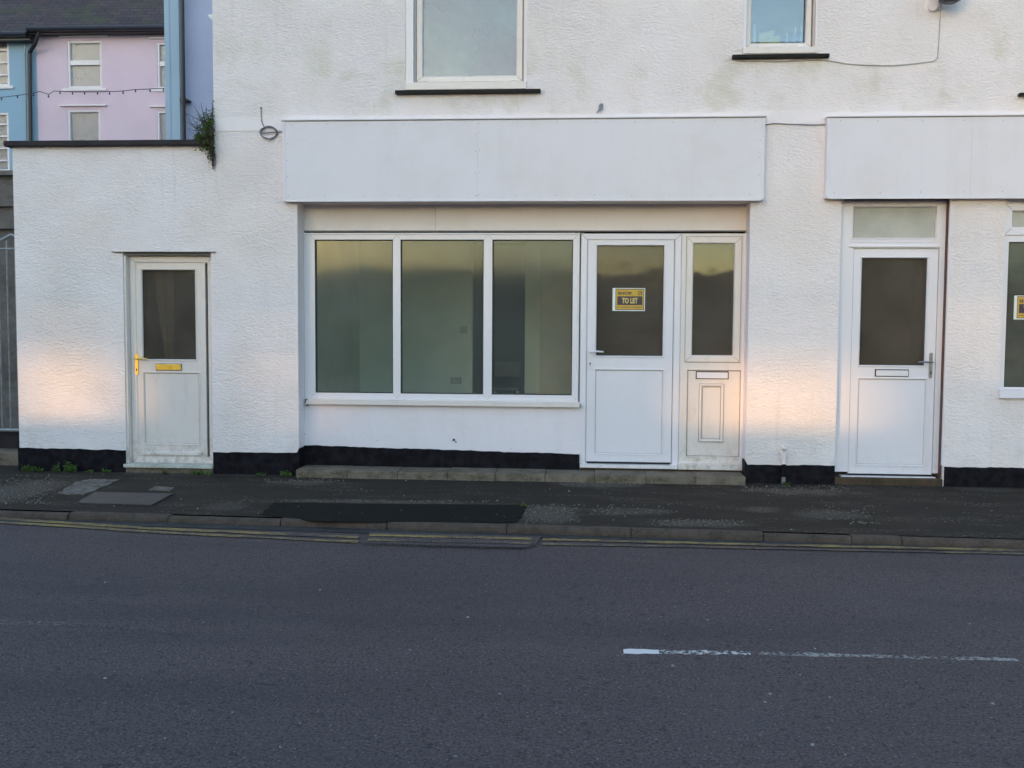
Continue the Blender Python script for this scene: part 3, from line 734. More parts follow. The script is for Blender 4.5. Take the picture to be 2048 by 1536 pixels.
# -------- door 3
Y3 = .095
fz = (D3[0]+.002, W(1886, 680, Y3)[0], D3[2]+.02, D3[3]-.004)
tg = RC(1706, 413, 1873, 477, Y3); 
b = B(); lf = RC(1702, 498, 1870, 948, Y3+.012)
b.wall(fz[0], fz[1], fz[2], fz[3], Y3, Y3+.07, [tg, (lf[0]-.005, lf[1]+.005, -1, lf[3]+.005)])
o3 = b.build('door', ['upvc_clean'], bd); o3['label'] = 'white door with a toplight and dark metal handle on its right'
b = B(); b.ring(tg[0], tg[1], tg[2], tg[3], [(-.010, Y3+.001), (-.010, Y3-.006), (-.002, Y3-.006), (.006, Y3+.012), (.006, Y3+.04)]); b.build('toplight_bead', 'upvc_clean', o3)
b = B(); b.box(tg[0], tg[1], Y3+.025, Y3+.031, tg[2], tg[3]); b.build('toplight_pane', 'glass_top', o3)
zq = W(1785, 488, Y3)[1]
b = B(); b.box(fz[0]+.1, fz[1]-.06, Y3-.018, Y3+.002, zq-.028, zq-.018); b.box(fz[0]+.1, fz[1]-.06, Y3-.006, Y3+.002, zq+.015, zq+.021); b.build('transom_bead', 'upvc_clean', o3, bevel=.002)
gl = RC(1721, 516, 1852, 731, Y3+.012); pn = RC(1715, 758, 1850, 930, Y3+.012)
leaf(o3, lf, gl, pn, Y3+.012, 'upvc_clean', 'glass_e')
letterbox(o3, RC(1751, 740, 1816, 752, Y3+.01), Y3+.010, 'upvc', 'dark')
hx, hz = W(1862, 724, Y3)
handle(o3, hx, W(1862, 757, Y3)[1], W(1862, 705, Y3)[1], Y3+.010, -1, 'chrome', hz)
b = B(); b.box(lf[0], lf[1], Y3+.005, Y3+.06, lf[2]-.016, lf[2]-.001); b.build('bottom_gap', 'dark', o3)
b = B(); b.box(fz[0]+.07, lf[1]+.02, Y3-.05, Y3+.06, lf[2]-.045, lf[2]-.017); b.build('threshold', 'upvc', o3, bevel=.003)
b = B(); b.box(fz[1], D3[1]-.012, .03, Y3+.06, .07, D3[3]); b.build('timber_edge', 'redwood', bd)
b = B(); b.box(D3[1]-.010, D3[1]+.002, -.003, Y3+.03, .19, D3[3]); b.build('reveal_lining', 'smooth', bd)
b = B(); b.box(D3[0]-.0, D3[1]-.0, -.012, Y3+.1, -.06, .066); b.build('doorstep', 'sandstep', bd, bevel=.008)
b = B(); b.box(D3[0]+.03, D3[1]-.03, .03, .05, D3[3]-.02, D3[3]+.001); b.build('timber_lintel', 'redwood', bd)

# -------- right shop window (cut by the frame of the photo)
Yw = .06
b = B(); gt = RC(2023, 412, 2270, 458, Yw); gm = RC(2013, 484, 2270, 775, Yw)
x0_ = W3[0]+.002; 
zt1 = W(2030, 405, Yw)[1]; zbt = W(2030, 778, Yw)[1]
b.wall(x0_, W3[1]-.002, zbt, W3[3]-.002, Yw, Yw+.07, [(gt[0], 4.7, gt[2], gt[3]), (4.76, 5.5, gt[2], gt[3]), (gm[0], 5.5, gm[2], gm[3])])
o4 = b.build('shop_window', ['upvc_clean'], bd)
b = B(); b.frame(x0_+.008, 4.74, W(2035, 471, Yw)[1], zt1-.004, .075, Yw-.014, Yw+.03, 0, 1); b.build('sash', ['upvc_clean', 'seam'], o4)
b = B(); b.box(gt[0]-.02, 5.5, Yw+.028, Yw+.034, gt[2], gt[3]); b.build('pane', 'glass_top', o4)
b = B(); b.box(gm[0], 5.5, Yw+.028, Yw+.034, gm[2], gm[3]); b.build('pane', 'glass', o4)
b = B(); b.ring(gm[0], 5.5, gm[2], gm[3], [(-.001, Yw+.02), (-.001, Yw-.003), (.006, Yw+.004), (.006, Yw+.02)]); b.build('gasket', 'gasket', o4)
b = B(); b.box(W(1999, 790, -.03)[0], W3[1]+.02, -.035, Yw+.02, W(2030, 797, -.03)[1], zbt); b.build('sill', 'upvc_clean', bd, bevel=.004)

# -------- upper windows
def upper(Wd, px_fr, px_sash, px_gl, sill_px, slate_px, gmat, lab, Yu=.09):
    x0, x1, z0 = Wd[0], Wd[1], Wd[2]
    f = RC(*px_fr, Yu); s = RC(*px_sash, Yu-.01); g = RC(*px_gl, Yu-.01)
    b = B(); b.frame(f[0], f[1], f[2], 4.99, s[0]-f[0]+.004, Yu, Yu+.07, 0, 1)
    o = b.build('upper_window', ['upvc_old', 'seam'], bd); o['label'] = lab
    b = B(); b.frame(s[0], s[1], s[2], 4.94, g[0]-s[0], Yu-.014, Yu+.05, 0, 1); b.build('sash', ['upvc_old', 'seam'], o)
    b = B(); b.hole_ring(s[0]-.006, s[1]+.006, s[2]-.006, 4.946, .008, Yu-.001); b.build('gasket', 'seam', o)
    b = B(); b.box(g[0]-.003, g[1]+.003, Yu+.02, Yu+.026, g[2]-.003, 4.90); b.build('pane', gmat, o)
    for xx in (s[0]+.09, s[1]-.09):
        b = B(); b.box(xx-.022, xx+.022, Yu-.022, Yu-.012, s[2]+.008, s[2]+.020); b.build('drain_cap', 'whitecard', o)
    q = RC(*sill_px, .0)
    b = B(); b.box(x0+.001, x1-.001, -.012, Yu+.03, q[2], f[2]+.002); b.build('timber_sill', 'upvc_old', o, bevel=.003)
    q = RC(*slate_px, -.05)
    b = B(); b.box(q[0], q[1], -.055, .05, q[2], q[3]); b.build('slate_sill', 'slate_sill', o, bevel=.003)
    for side, xa in ((-1, x0), (1, x1)):
        w = .05 if side < 0 else .03
        b = B()
        if side < 0: b.box(xa+.0005, f[0]+.001, .012, Yu+.03, z0, 4.99)
        else: b.box(f[1]-.001, xa-.0005, .012, Yu+.03, z0, 4.99)
        b.build('reveal_lining', 'upvc', o)
    c = B()                         # room behind: shallow niche with inner sill
    c.box(x0-.3, x1+.3, 1.2, 1.22, z0-.3, 5.4); c.box(x0+.0, x1-.0, Yu+.08, .42, z0-.02, z0+.0, 1)
    c.build('room_wall', ['curtain', 'whitecard'], o)
    return o, s, g
upper(W1, (829, -200, 1051, 169), (833, -200, 1046, 164), (846, -200, 1034, 151), (818, 166, 1057, 179), (790, 179, 1081, 186), 'glass_up', 'large upper window with grey glass')
upper(W2, (1492, -200, 1630, 100), (1494, -200, 1625, 96), (1505, -200, 1610, 81), (1484, 98, 1637, 107), (1465, 108, 1659, 115), 'glass_bl', 'small upper window with blue glass')
b = B(); q = RC(2040, 184, 2300, 190, -.05); b.box(q[0], 5.6, -.055, .03, q[2], q[3]); b.build('slate_sill', 'slate_sill', bd, bevel=.003)
b = B(); b.box(-1.72, -1.70, -.004, .02, 3.60, 5.0); 

# things on the inner sills
c = thing('cup', (*[W(1001, 150, .22)[0]], .22, W1[2]+.0), 'small white cup standing inside the large upper window', 'cup')
b = B(); cx, cz = W(1001, 148, .22); zb = W1[2]
b.tube([(cx, .22, zb), (cx, .22, zb+.02), (cx, .22, zb+.105)], [.034, .044, .05], 16); b.build('cup_body', 'whitecard', c)
b = B(); b.tube([(cx+.048, .22, zb+.085), (cx+.078, .22, zb+.075), (cx+.078, .22, zb+.045), (cx+.045, .22, zb+.035)], .007, 6); b.build('cup_handle', 'whitecard', c)
def card(name, px, mat, Y, label, cat, tilt=0, grp=None):
    r = RC(*px, Y); zb = W2[2]
    b = B(); h = r[3]-zb
    b.wprism([(r[0], zb), (r[1], zb), (r[1]-.004, zb+h-.01), (r[1]-.02, zb+h), (r[0]+.005, zb+h-tilt)], Y, Y+.045)
    b.box(r[0]+.01, r[1]-.012, Y-.002, Y+.01, zb+h*.3, zb+h*.55, 1)
    return tag(b.build(name, [mat, 'whitecard'], bevel=.002), label, cat, grp)
card('carton', (1518, 60, 1549, 80), 'cardboard', .24, 'yellow carton behind the others in the small upper window', 'carton', .03)
card('carton', (1536, 71, 1562, 81), 'cardboard', .18, 'low yellow-green carton at the front of the small upper window', 'carton', .01)
card('packet', (1506, 48, 1512, 80), 'whitecard', .2, 'thin white packet standing at the left edge of the small upper window', 'packet', .0)
for i, (px, h, lab) in enumerate([(1574, 66, 'small pale bottle nearest the cartons on the inner sill'), (1590, 54, 'middle pale blue bottle on the inner sill of the small window'), (1602, 50, 'tall pale blue bottle beside the right jamb of the small window')]):
    bx, bz = W(px, 80, .2); top = W(px, h, .2)[1]; zb = W2[2]
    bt = thing('bottle', (bx, .2, zb), lab, 'bottle', 'bottles on the inner sill of the small upper window')
    b = B(); b.tube([(bx, .2, zb), (bx, .2, zb+.01), (bx, .2, zb+(top-zb)*.6), (bx, .2, zb+(top-zb)*.8)], [.018, .022, .022, .009], 10); b.build('bottle_body', 'bluecard', bt)
    b = B(); b.tube([(bx, .2, zb+(top-zb)*.8), (bx, .2, top)], .009, 8); b.build('cap', 'whitecard', bt)

# -------- interiors
def room(x0, x1, y0, y1, z0, z1, mat, floor='floor_in', door=None, yr=None):
    b = B()
    if door: b.wall(x0, x1, z0, z1, y1, y1+.1, [door])
    else: b.box(x0, x1, y1, y1+.1, z0, z1)
    b.box(x0-.1, x0, y0, y1, z0, z1); b.box(x1, x1+.1, yr or y0, y1, z0, z1)
    o = b.build('room_wall', mat, bd)
    b = B(); b.box(x0, x1, y0, y1, z0-.1, z0); b.build('room_floor', floor, bd)
    b = B(); b.box(x0, x1, y0, y1, z1, z1+.1); b.build('room_ceiling', mat, bd)
YB = 3.4
dx0 = W(945, 640, YB)[0]; dx1 = W(1050, 640, YB)[0]
room(-2.9, .55, .33, YB, .12, 2.62, 'inner', door=(dx0, dx1, .12, 2.45), yr=1.36)
b = B(); b.box(-.10, -.04, .335, 1.0, .12, 2.62); b.build('partition', 'inner_warm', bd)
b = B(); fx0 = W(1052, 640, YB-.05)[0]; b.box(fx0, fx0+.19, YB-.06, YB-.001, .12, 2.5)
b.box(fx0+.19, .549, YB-.35, YB-.001, .12, 2.62, 1); b.build('door_casing', ['inner', 'inner_warm'], bd)
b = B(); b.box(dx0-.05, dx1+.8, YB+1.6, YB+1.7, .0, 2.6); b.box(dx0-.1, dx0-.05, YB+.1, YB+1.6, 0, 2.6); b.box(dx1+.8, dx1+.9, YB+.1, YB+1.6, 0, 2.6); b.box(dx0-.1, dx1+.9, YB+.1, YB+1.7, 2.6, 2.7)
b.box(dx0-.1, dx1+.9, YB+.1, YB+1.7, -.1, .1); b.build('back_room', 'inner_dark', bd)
sx, sz = W(927, 659, YB); tag(B().box(sx-.045, sx+.045, YB-.012, YB-.0005, sz-.045, sz+.045).build('light_switch', 'galv', bevel=.003), 'small grey square switch on the back wall inside the shop', 'switch')
sx, sz = W(912, 761, YB); tag(B().box(sx-.07, sx+.07, YB-.014, YB-.0005, sz-.042, sz+.042).build('wall_socket', 'galv', bevel=.003), 'double wall socket low on the back wall inside the shop', 'socket')
# chair-like shape in the back room
t = thing('stool', (dx1-.25, YB+.7, .1), 'dark stool with a low back standing in the back room doorway', 'stool')
sxx = dx1-.28; sy = YB+.7
b = B(); b.box(sxx-.18, sxx+.18, sy-.17, sy+.17, .55, .60); b.build('seat', 'gasket', t, bevel=.01)
b = B(); b.box(sxx-.18, sxx+.18, sy+.15, sy+.18, .72, .92); b.build('backrest', 'gasket', t, bevel=.01)
for i in (-1, 1):
    for j in (-1, 1):
        b = B(); b.tube([(sxx+i*.17, sy+j*.16, .1), (sxx+i*.15, sy+j*.15, .56)], .014, 6); b.build('leg', 'chrome', t)
room(-.03, 1.45, .34, 1.25, .10, 2.62, 'frost')
b = B(); cx_, cz_ = W(330, 620, .22); pr = [(-.16, .30), (-.10, .27), (-.05, .31), (.0, .28), (.05, .32)]
i_ = len(b.v)
for (a0, y0_), (a1, y1_) in zip(pr, pr[1:]): b.quad([(cx_+a0*.35+.03, y0_, 1.0), (cx_+a1*.35+.03, y1_, 1.0), (cx_+a1, y1_, 2.0), (cx_+a0, y0_, 2.0)])
b.build('curtain', 'cloth', o1)
room(D1[0]-.1, D1[1]+.03, .32, 1.3, .08, 2.3, 'frost')
room(D3[0]-.05, D3[1]+.05, .32, 1.25, .08, 2.7, 'frost')
room(3.6, 5.9, .32, 2.6, .3, 2.75, 'frost')

# ================================================================== NOTICES
def textmesh(bld, s, x, z, h, wid, Y, mi, bold=.03):
    """lettering set with its lower left corner at x,z, cap height h, total width wid"""
    cu = bpy.data.curves.new('lettering', 'FONT'); cu.body = s; cu.size = 1; cu.offset = bold; cu.resolution_u = 3
    ob = bpy.data.objects.new('lettering', cu); col.objects.link(ob)
    dg = bpy.context.evaluated_depsgraph_get(); me = bpy.data.meshes.new_from_object(ob.evaluated_get(dg))
    xs = [v.co.x for v in me.vertices]; ys = [v.co.y for v in me.vertices]
    ax, bx, ay, by = min(xs), max(xs), min(ys), max(ys); i = len(bld.v)
    for v in me.vertices: bld.v.append((x+(v.co.x-ax)/(bx-ax)*wid, Y, z+(v.co.y-ay)/(by-ay)*h))
    for p in me.polygons: bld.f.append(tuple(i+k for k in p.vertices)); bld.mi.append(mi)
    bpy.data.objects.remove(ob); bpy.data.curves.remove(cu); bpy.data.meshes.remove(me)
def notice(px0, py0, px1, py1, Y, label):
    x0, x1, z0, z1 = RC(px0, py0, px1, py1, Y); w = x1-x0; h = z1-z0
    t = thing('to_let_notice', (x0, Y, z0), label, 'notice', 'shop to let notices')
    def U(a, c): return x0+a*w, z0+c*h
    b = B(); b.box(x0, x1, Y, Y+.003, z0, z1); b.build('paper', 'paper', t)
    b = B(); b.box(x0-.012, x1+.004, Y-.001, Y+.004, z1, z1+.007); b.build('shadow_edge', 'dark', t)  # black strip standing in for the shadow along the paper's top edge
    b = B(); q = .0006
    def R_(a0, a1, c0, c1, k, mi):
        (xa, za), (xb, zb) = U(a0, c0), U(a1, c1); y = Y-q*k
        b.quad([(xa, y, za), (xb, y, za), (xb, y, zb), (xa, y, zb)], mi)
    R_(.09, .975, .045, .965, 1, 1)       # dark border
    R_(.105, .955, .075, .935, 2, 0)      # yellow field
    R_(.15, .92, .26, .64, 3, 1)          # dark panel
    R_(.15, .92, .155, .18, 3, 1)         # thin rule
    xa, za = U(.155, .705); textmesh(b, 'SHOP', xa, za, h*.135, w*.44, Y-q*4, 1, .04)
    xa, za = U(.29, .325); textmesh(b, 'TO LET', xa, za, h*.25, w*.49, Y-q*4, 2, .05)
    # little house mark
    def line(p, r, th):
        (xa, za), (xb, zb) = U(*p), U(*r); d = Vector((xb-xa, zb-za)); nrm = Vector((-d.y, d.x)).normalized()*th/2
        b.quad([(xa+nrm.x, Y-q*4, za+nrm.y), (xa-nrm.x, Y-q*4, za-nrm.y), (xb-nrm.x, Y-q*4, zb-nrm.y), (xb+nrm.x, Y-q*4, zb+nrm.y)], 1)
    line((.78, .79), (.835, .86), .006); line((.835, .86), (.90, .78), .006); line((.865, .86), (.915, .80), .005)
    line((.80, .70), (.80, .78), .007); line((.845, .70), (.845, .76), .007); line((.895, .69), (.895, .77), .007); line((.80, .71), (.85, .71), .006)
    b.build('printed_face', ['yel', 'ink', 'yel2'], t)
notice(1225, 576, 1290, 622, Y2+.036, 'yellow shop to let notice stuck on the middle door glass')
notice(2028, 591, 2093, 639, Yw+.022, 'yellow shop to let notice stuck in the window right of the last door')

# ================================================================== FITTINGS ON THE WALL
def wp(px, py, Y): x, z = W(px, py, Y); return (x, Y, z)
def smoothpts(p, n=6):
    out = []; p = [Vector(q) for q in p]
    for i in range(len(p)-1):
        a, b_, c, d = p[max(i-1, 0)], p[i], p[i+1], p[min(i+2, len(p)-1)]
        for k in range(n):
            t = k/n; out.append(.5*((2*b_)+(c-a)*t+(2*a-5*b_+4*c-d)*t*t+(3*b_-a-3*c+d)*t**3))
    out.append(p[-1]); return out
b = B()
b.tube(smoothpts([wp(*q, -.008) for q in [(1467, 112), (1468, 118), (1480, 122), (1530, 122.5), (1570, 123), (1620, 120), (1655, 121), (1700, 128), (1760, 131), (1800, 130), (1845, 125), (1872, 119), (1877, 90), (1880, 40), (1882, 0), (1884, -60)]]), .0045, 6)
tag(b.build('cable', 'cable_w'), 'thin cream cable sagging from the small upper window to the lamp bracket', 'cable')
b = B(); b.tube(smoothpts([wp(*q, -.01) for q in [(1525, 251), (1548, 247), (1575, 248), (1600, 249), (1625, 250), (1652, 249)]]), .0045, 6)
tag(b.build('cable', 'cable_g'), 'short grey cable bridging the gap between the two fascia boards', 'cable')
b = B(); cx, cz = W(537, 265, -.03)
pts = [wp(522, 219, -.008), wp(523, 240, -.012), wp(528, 254, -.02)]
for k in range(40):
    a = 2.4+k*6.283/12.5; rx = .073+.007*math.sin(k*1.7); rz = .056+.006*math.cos(k*2.3)
    pts.append((cx+rx*math.cos(a)*1.05, -.022-.012*math.sin(k*.9), cz+rz*math.sin(a)))
pts += [wp(555, 264, -.02), wp(571, 264, -.012)]
b.tube(smoothpts(pts, 3), .0048, 6); b.tube([wp(522, 216, .001), wp(522, 216, -.02)], .010, 8)
tag(b.build('cable_coil', 'cable_g'), 'loop of grey cable hanging on the wall left of the shop sign', 'cable')
# pipe stub by the plinth
pt = thing('waste_pipe', wp(1568, 975, -.04), 'short waste pipe with white elbow in front of the black plinth', 'pipe')
x, z = W(1568, 905, -.04); x2 = W(1568, 975, -.04)[0]
b = B(); b.tube([(x, .0, z+.045), (x, -.03, z+.045), (x, -.045, z+.03), (x, -.048, z-.005)], .020, 12); b.build('elbow', 'upvc_old', pt)
b = B(); b.tube([(x, -.048, z+.002), (x, -.048, z-.035)], .027, 12); b.build('collar', 'upvc', pt)
b = B(); b.tube([(x, -.048, z-.03), (x, -.048, .185)], .019, 12); b.build('upper_pipe', 'upvc', pt)
b = B(); b.tube([(x, -.048, .187), (x, -.048, .07)], .0195, 12); b.build('lower_pipe', 'plinth', pt)
b = B(); b.tube([(x, -.048, .071), (x, -.048, .0)], .0192, 12); b.build('pipe_foot', 'galv', pt)
# broken bracket in the wall
b = B(); b.tube([wp(1202, 210, .002), wp(1201, 213, -.03), wp(1199, 219, -.05), wp(1193, 227, -.05)], [.016, .020, .012, .004], 7); b.tube([wp(1205, 208, .0), wp(1204, 216, -.03), wp(1200, 222, -.045)], [.007, .009, .004], 6)
tag(b.build('wall_hook', 'chrome'), 'small rusty grey hook stub above the large fascia board', 'hook')
# lamp bracket at the top edge
lp = thing('wall_lamp', wp(1870, 5, -.02), 'grey wall lamp fitting with a rounded back plate above the cable', 'lamp')
x0, z0 = W(1856, 22, -.03); x1, _ = W(1876, 22, -.03)
b = B(); xm = (x0+x1)/2; rr = (x1-x0)/2
b.wprism([(xm+rr*math.cos(a*math.pi/8), z0+rr+rr*math.sin(a*math.pi/8)) for a in range(8, 17)]+[(x1, z0+.5), (x0, z0+.5)], -.03, .002); b.build('back_plate', 'band', lp, bevel=.003)
b = B(); xa, za = W(1900, 6, -.2); b.tube([(xa, -.2, za), (xa, -.2, za+.02), (xa, -.2, za+.16)], [.05, .09, .13], 12); b.build('lamp_shade', 'black_pipe', lp)
b = B(); b.tube([(xm, -.02, za+.25), (xm+.03, -.1, za+.26), (xa, -.2, za+.155)], .012, 8); b.build('arm', 'black_pipe', lp)
# white half-round gutter end on the side of the building
gt_ = thing('gutter_outlet', wp(420, 42, .12), 'white half-round gutter end sticking out past the corner of the wall', 'gutter')
b = B(); xg, zg = W(426, 33, .15); xs_ = XC-.07
b.wprism([(XC-.005, zg), (XC-.075, zg), (XC-.068, zg-.022), (XC-.045, zg-.045), (XC-.02, zg-.06), (XC-.005, zg-.066)], .08, .30); b.build('gutter_cup', 'whitecard', gt_, bevel=.004)
b = B(); b.tube([(XC-.018, .15, zg), (XC-.016, .15, zg+.09)], .014, 8); b.build('gutter_pipe', 'black_pipe', gt_)

# ================================================================== PLANTS
def leaves(b, pts, size, mi=0):
    for (x, y, z) in pts:
        s = size*random.uniform(.6, 1.4); d = Vector((random.gauss(0, 1), random.gauss(0, 1), random.gauss(0, .8))).normalized()
        u = d.cross(Vector((random.gauss(0, 1), random.gauss(0, 1), random.gauss(0, 1)))).normalized(); c = Vector((x, y, z))
        b.quad([c-d*s, c+u*s*.45, c+d*s, c-u*s*.45+d.cross(u)*s*.2], mi)
def weed(px, py, wpx, hpx, n, label, Yc=-.06, mat='leaf', name='weed', cat='weed'):
    """low weed growing at the foot of the wall: short stems and a tuft of small leaves"""
    x, z = W(px, py, Yc); w = wpx/215/2; h = hpx/215
    t = thing(name, (x, Yc, 0), label, cat, 'weeds along the foot of the wall')
    st_ = B(); lv = B(); tips = []
    k = max(5, int(n/12))
    for i in range(k):
        a = random.uniform(-1, 1); bx = x+a*w*.7; tx = x+a*w+random.uniform(-.01, .01); ty = Yc+random.uniform(-.05, .04); hh = h*random.uniform(.45, 1)*(1-.45*abs(a))
        st_.tube([(bx, Yc, 0), ((bx+tx)/2, (Yc+ty)/2, hh*.6), (tx, ty, hh)], [.002, .0015, .001], 4); tips.append((tx, ty, hh, bx))
    for _ in range(n):
        tx, ty, hh, bx = random.choice(tips); q = random.uniform(.15, 1)
        leaves(lv, [(bx+(tx-bx)*q+random.gauss(0, .009), Yc+(ty-Yc)*q+random.gauss(0, .012), max(.004, hh*q+random.gauss(0, .007)))], .011)
    st_.build('stem', 'twig', t); lv.build('foliage', mat, t)
weed(62, 932, 50, 16, 240, 'low green weed at the far left foot of the black plinth')
weed(128, 930, 56, 24, 420, 'bushiest green weed, on the plinth left of the old door')
weed(200, 938, 60, 7, 130, 'thin trailing weed between the bushy weed and the old doorstep', -.04)
weed(400, 940, 56, 10, 200, 'weed under the right end of the old doorstep', -.07)
weed(328, 941, 18, 9, 60, 'tiny moss tuft in front of the middle of the old doorstep', -.08, 'moss')
weed(522, 946, 18, 6, 50, 'tiny weed at the black plinth left of the stone step', -.04)
weed(574, 952, 26, 14, 120, 'small green weed at the left end of the stone step', -.07)
weed(1569, 972, 14, 10, 60, 'moss tuft at the foot of the waste pipe', -.07, 'moss')
xw, yw = G(1046, 1013)
weed(1046, 1000, 14, 5, 60, 'yellow-green moss tuft on the corner of the black tarmac patch', yw, 'moss')
# shrub rooted in the corner of annex and wall
tp = thing('wall_shrub', (XC-.05, .05, 3.10), 'wild shrub with dry twigs rooted in the corner above the annex', 'shrub')
tw = B(); lg = B(); ld = B()
def wq(px, py, Y=.0): x, z = W(px, py, Y); return Vector((x, Y, z))
root = wq(427, 285, -.01)
ends = [(362, 222), (366, 240), (388, 212), (395, 228), (402, 205), (410, 222), (380, 250), (418, 232), (384, 235), (426, 200), (424, 214), (397, 262), (372, 228), (412, 240)]
for ex, ey in ends:
    e_ = wq(ex, ey, random.uniform(-.12, .12)); st0 = wq(random.uniform(410, 427), random.uniform(255, 285), random.uniform(-.04, .05)); mid = st0.lerp(e_, .5)+Vector((random.uniform(-.02, .02), 0, random.uniform(-.03, .01)))
    pts = smoothpts([root, st0, mid, e_], 3); tw.tube(pts, [max(.0012, .006-.005*i/len(pts)) for i in range(len(pts))], 5)
for _ in range(60):
    s_ = wq(random.uniform(400, 427), random.uniform(235, 300), random.uniform(-.06, .05)); e_ = s_+Vector((random.uniform(-.14, .02), random.uniform(-.05, .05), random.uniform(-.05, .13)))
    tw.tube([s_, s_.lerp(e_, .5)+Vector((0, 0, .01)), e_], [.0025, .002, .001], 4)
for _ in range(26):
    s_ = wq(random.uniform(418, 430), random.uniform(285, 310), -.012); e_ = wq(random.uniform(424, 432), random.uniform(305, 342), -.014)
    tw.tube([s_, s_.lerp(e_, .5)+Vector((random.uniform(-.01, .01), 0, 0)), e_], [.0025, .002, .001], 4)
def cloud(n, cx, cy, sx, sy, bb, size, edge=430):
    pts = []
    while len(pts) < n:
        px = random.gauss(cx, sx); py = random.gauss(cy, sy)
        if px > edge: continue
        p = wq(px, py, random.uniform(-.10, .09)); pts.append(tuple(p))
    leaves(bb, pts, size)
cloud(320, 418, 245, 7, 9, lg, .012); cloud(260, 410, 262, 9, 10, lg, .011); cloud(260, 398, 275, 6, 5, lg, .012); cloud(320, 414, 285, 8, 9, lg, .012); cloud(130, 422, 302, 4, 9, lg, .010)
cloud(800, 419, 268, 6, 18, ld, .010); cloud(520, 411, 282, 9, 10, ld, .010); cloud(480, 423, 305, 4, 13, ld, .009, 431); cloud(110, 426, 225, 1.8, 12, ld, .007, 429); cloud(60, 429, 325, 1.5, 9, ld, .006, 432)
tw.build('twigs', 'twig', tp); lg.build('foliage', 'leaf', tp); ld.build('dry_foliage', 'leaf_dry', tp)

# ================================================================== ALLEY AT THE LEFT
YG = .55
gw = thing('garden_wall', (-8, 3.6, 0), 'grey rendered garden wall with two ledges seen through the alley gate', 'wall')
z_t = W(10, 352, 3.6)[1]
b = B(); b.box(-12, XL-.05, 3.6, 3.9, -.14, z_t)
for py in (405, 450): z = W(10, py, 3.55)[1]; b.box(-12, XL-.05, 3.53, 3.6, z-.05, z)
b.build('wall_body', 'garden', gw); b = B(); b.box(-12.05, XL-.04, 3.5, 3.95, z_t, z_t+.06); b.build('coping_stone', 'garden', gw)
ga = thing('alley_gate', (-6.2, YG, .2), 'galvanised bar gate with sloping top across the alley', 'gate')
def gp(px, py): x, z = W(px, py, YG); return (x, YG, z)
xg1 = XL-.035; zb0 = W(20, 860, YG)[1]; 
zt_at = lambda x: W(0, 487, YG)[1]+(x-W(0, 487, YG)[0])*.48 if x < W(22, 470, YG)[0] else W(22, 470, YG)[1]-(x-W(22, 470, YG)[0])*.25
xa = xg1-1.15
b = B(); b.tube([(xa, YG, zt_at(xa)), (W(22, 470, YG)[0], YG, W(22, 470, YG)[1]), (xg1, YG, zt_at(xg1))], .018, 8); b.tube([(xa, YG, zb0), (xg1, YG, zb0)], .018, 8)
b.tube([(xa, YG, zb0), (xa, YG, zt_at(xa))], .018, 8); b.tube([(xg1, YG, zb0), (xg1, YG, zt_at(xg1))], .018, 8)
zm = W(20, 498, YG)[1]; b.tube([(xa, YG, zm), (xg1, YG, zm)], .012, 8); b.build('gate_frame', 'galv', ga)
for k in range(11):
    xx = xg1-.09*(k+1)-.01
    if xx < xa+.03: break
    b = B(); b.tube([(xx, YG, zb0), (xx, YG, zt_at(xx))], .009, 6); b.build('bar', 'galv', ga)
sp_ = tag(B().box(-7.2, XL-.015, YG-.25, YG+1.3, -.13, .13).build('step', 'step', bevel=.01), 'mossy stone step below the alley gate', 'step')
b = B(); b.box(-7.2, XL-.02, YG+.06, YG+.14, .131, zb0-.03); tag(b.build('low_wall', 'coping'), 'low dark wall below the alley gate bars', 'wall')
t = thing('garden_shrub', (-6.15, 2.6, 0), 'bare twiggy shrub above the alley gate beside the annex corner', 'shrub')
tw = B(); lg = B()
for _ in range(22):
    e_ = Vector((-6.0+random.uniform(-.5, .35), 2.6+random.uniform(-.3, .3), random.uniform(2.6, 3.3)))
    tw.tube(smoothpts([(-6.1, 2.6, 0), (-6.1+random.uniform(-.1, .1), 2.6, 1.6), e_.lerp(Vector((-6.1, 2.6, 2.2)), .4), e_], 3), [.02-.0018*i for i in range(10)], 5)
    if _ % 2: leaves(lg, [tuple(e_+Vector((random.gauss(0, .06), random.gauss(0, .06), random.gauss(0, .06)))) for _k in range(14)], .025)
tw.build('branches', 'twig', t); lg.build('foliage', 'leaf', t)

# ================================================================== HOUSES BEHIND
YP = 17.0
def bgwin(parent, r, Y, rail=None, bars=0, hood=True, sill=True, gm='glass_bg'):
    x0, x1, z0, z1 = r; w = .085
    b = B(); b.frame(x0, x1, z0, z1, w, Y-.02, Y+.12, 0, 0, .01, .02)
    if rail is not None: b.box(x0+w, x1-w, Y-.02, Y+.08, rail-.06, rail+.06)
    for k in range(bars): z = z0+(z1-z0)*(k+1)/(bars+1); b.box(x0+w, x1-w, Y-.01, Y+.08, z-.02, z+.02)
    o = b.build('window', 'upvc', parent)
    b = B(); b.box(x0+w*.5, x1-w*.5, Y+.04, Y+.05, z0+w*.5, z1-w*.5); b.build('pane', gm, o)
    b = B(); b.box(x0-.02, x1+.02, Y+.13, Y+.15, z0, z1); b.build('blind', 'blindm', o)
    if hood: b = B(); b.box(x0-.17, x1+.17, Y-.10, Y+.02, z1+.07, z1+.10); b.build('hood', 'band', o)
    if sill: b = B(); b.box(x0-.14, x1+.10, Y-.07, Y+.02, z0-.05, z0+.02); b.build('sill', 'band', o)
    return o
hp = thing('pink_house', (-13, YP, -.14), 'pink rendered terraced house with slate roof and white sash windows', 'house')
xb = W(74, 150, YP)[0]; ze = W(200, 62, YP)[1]
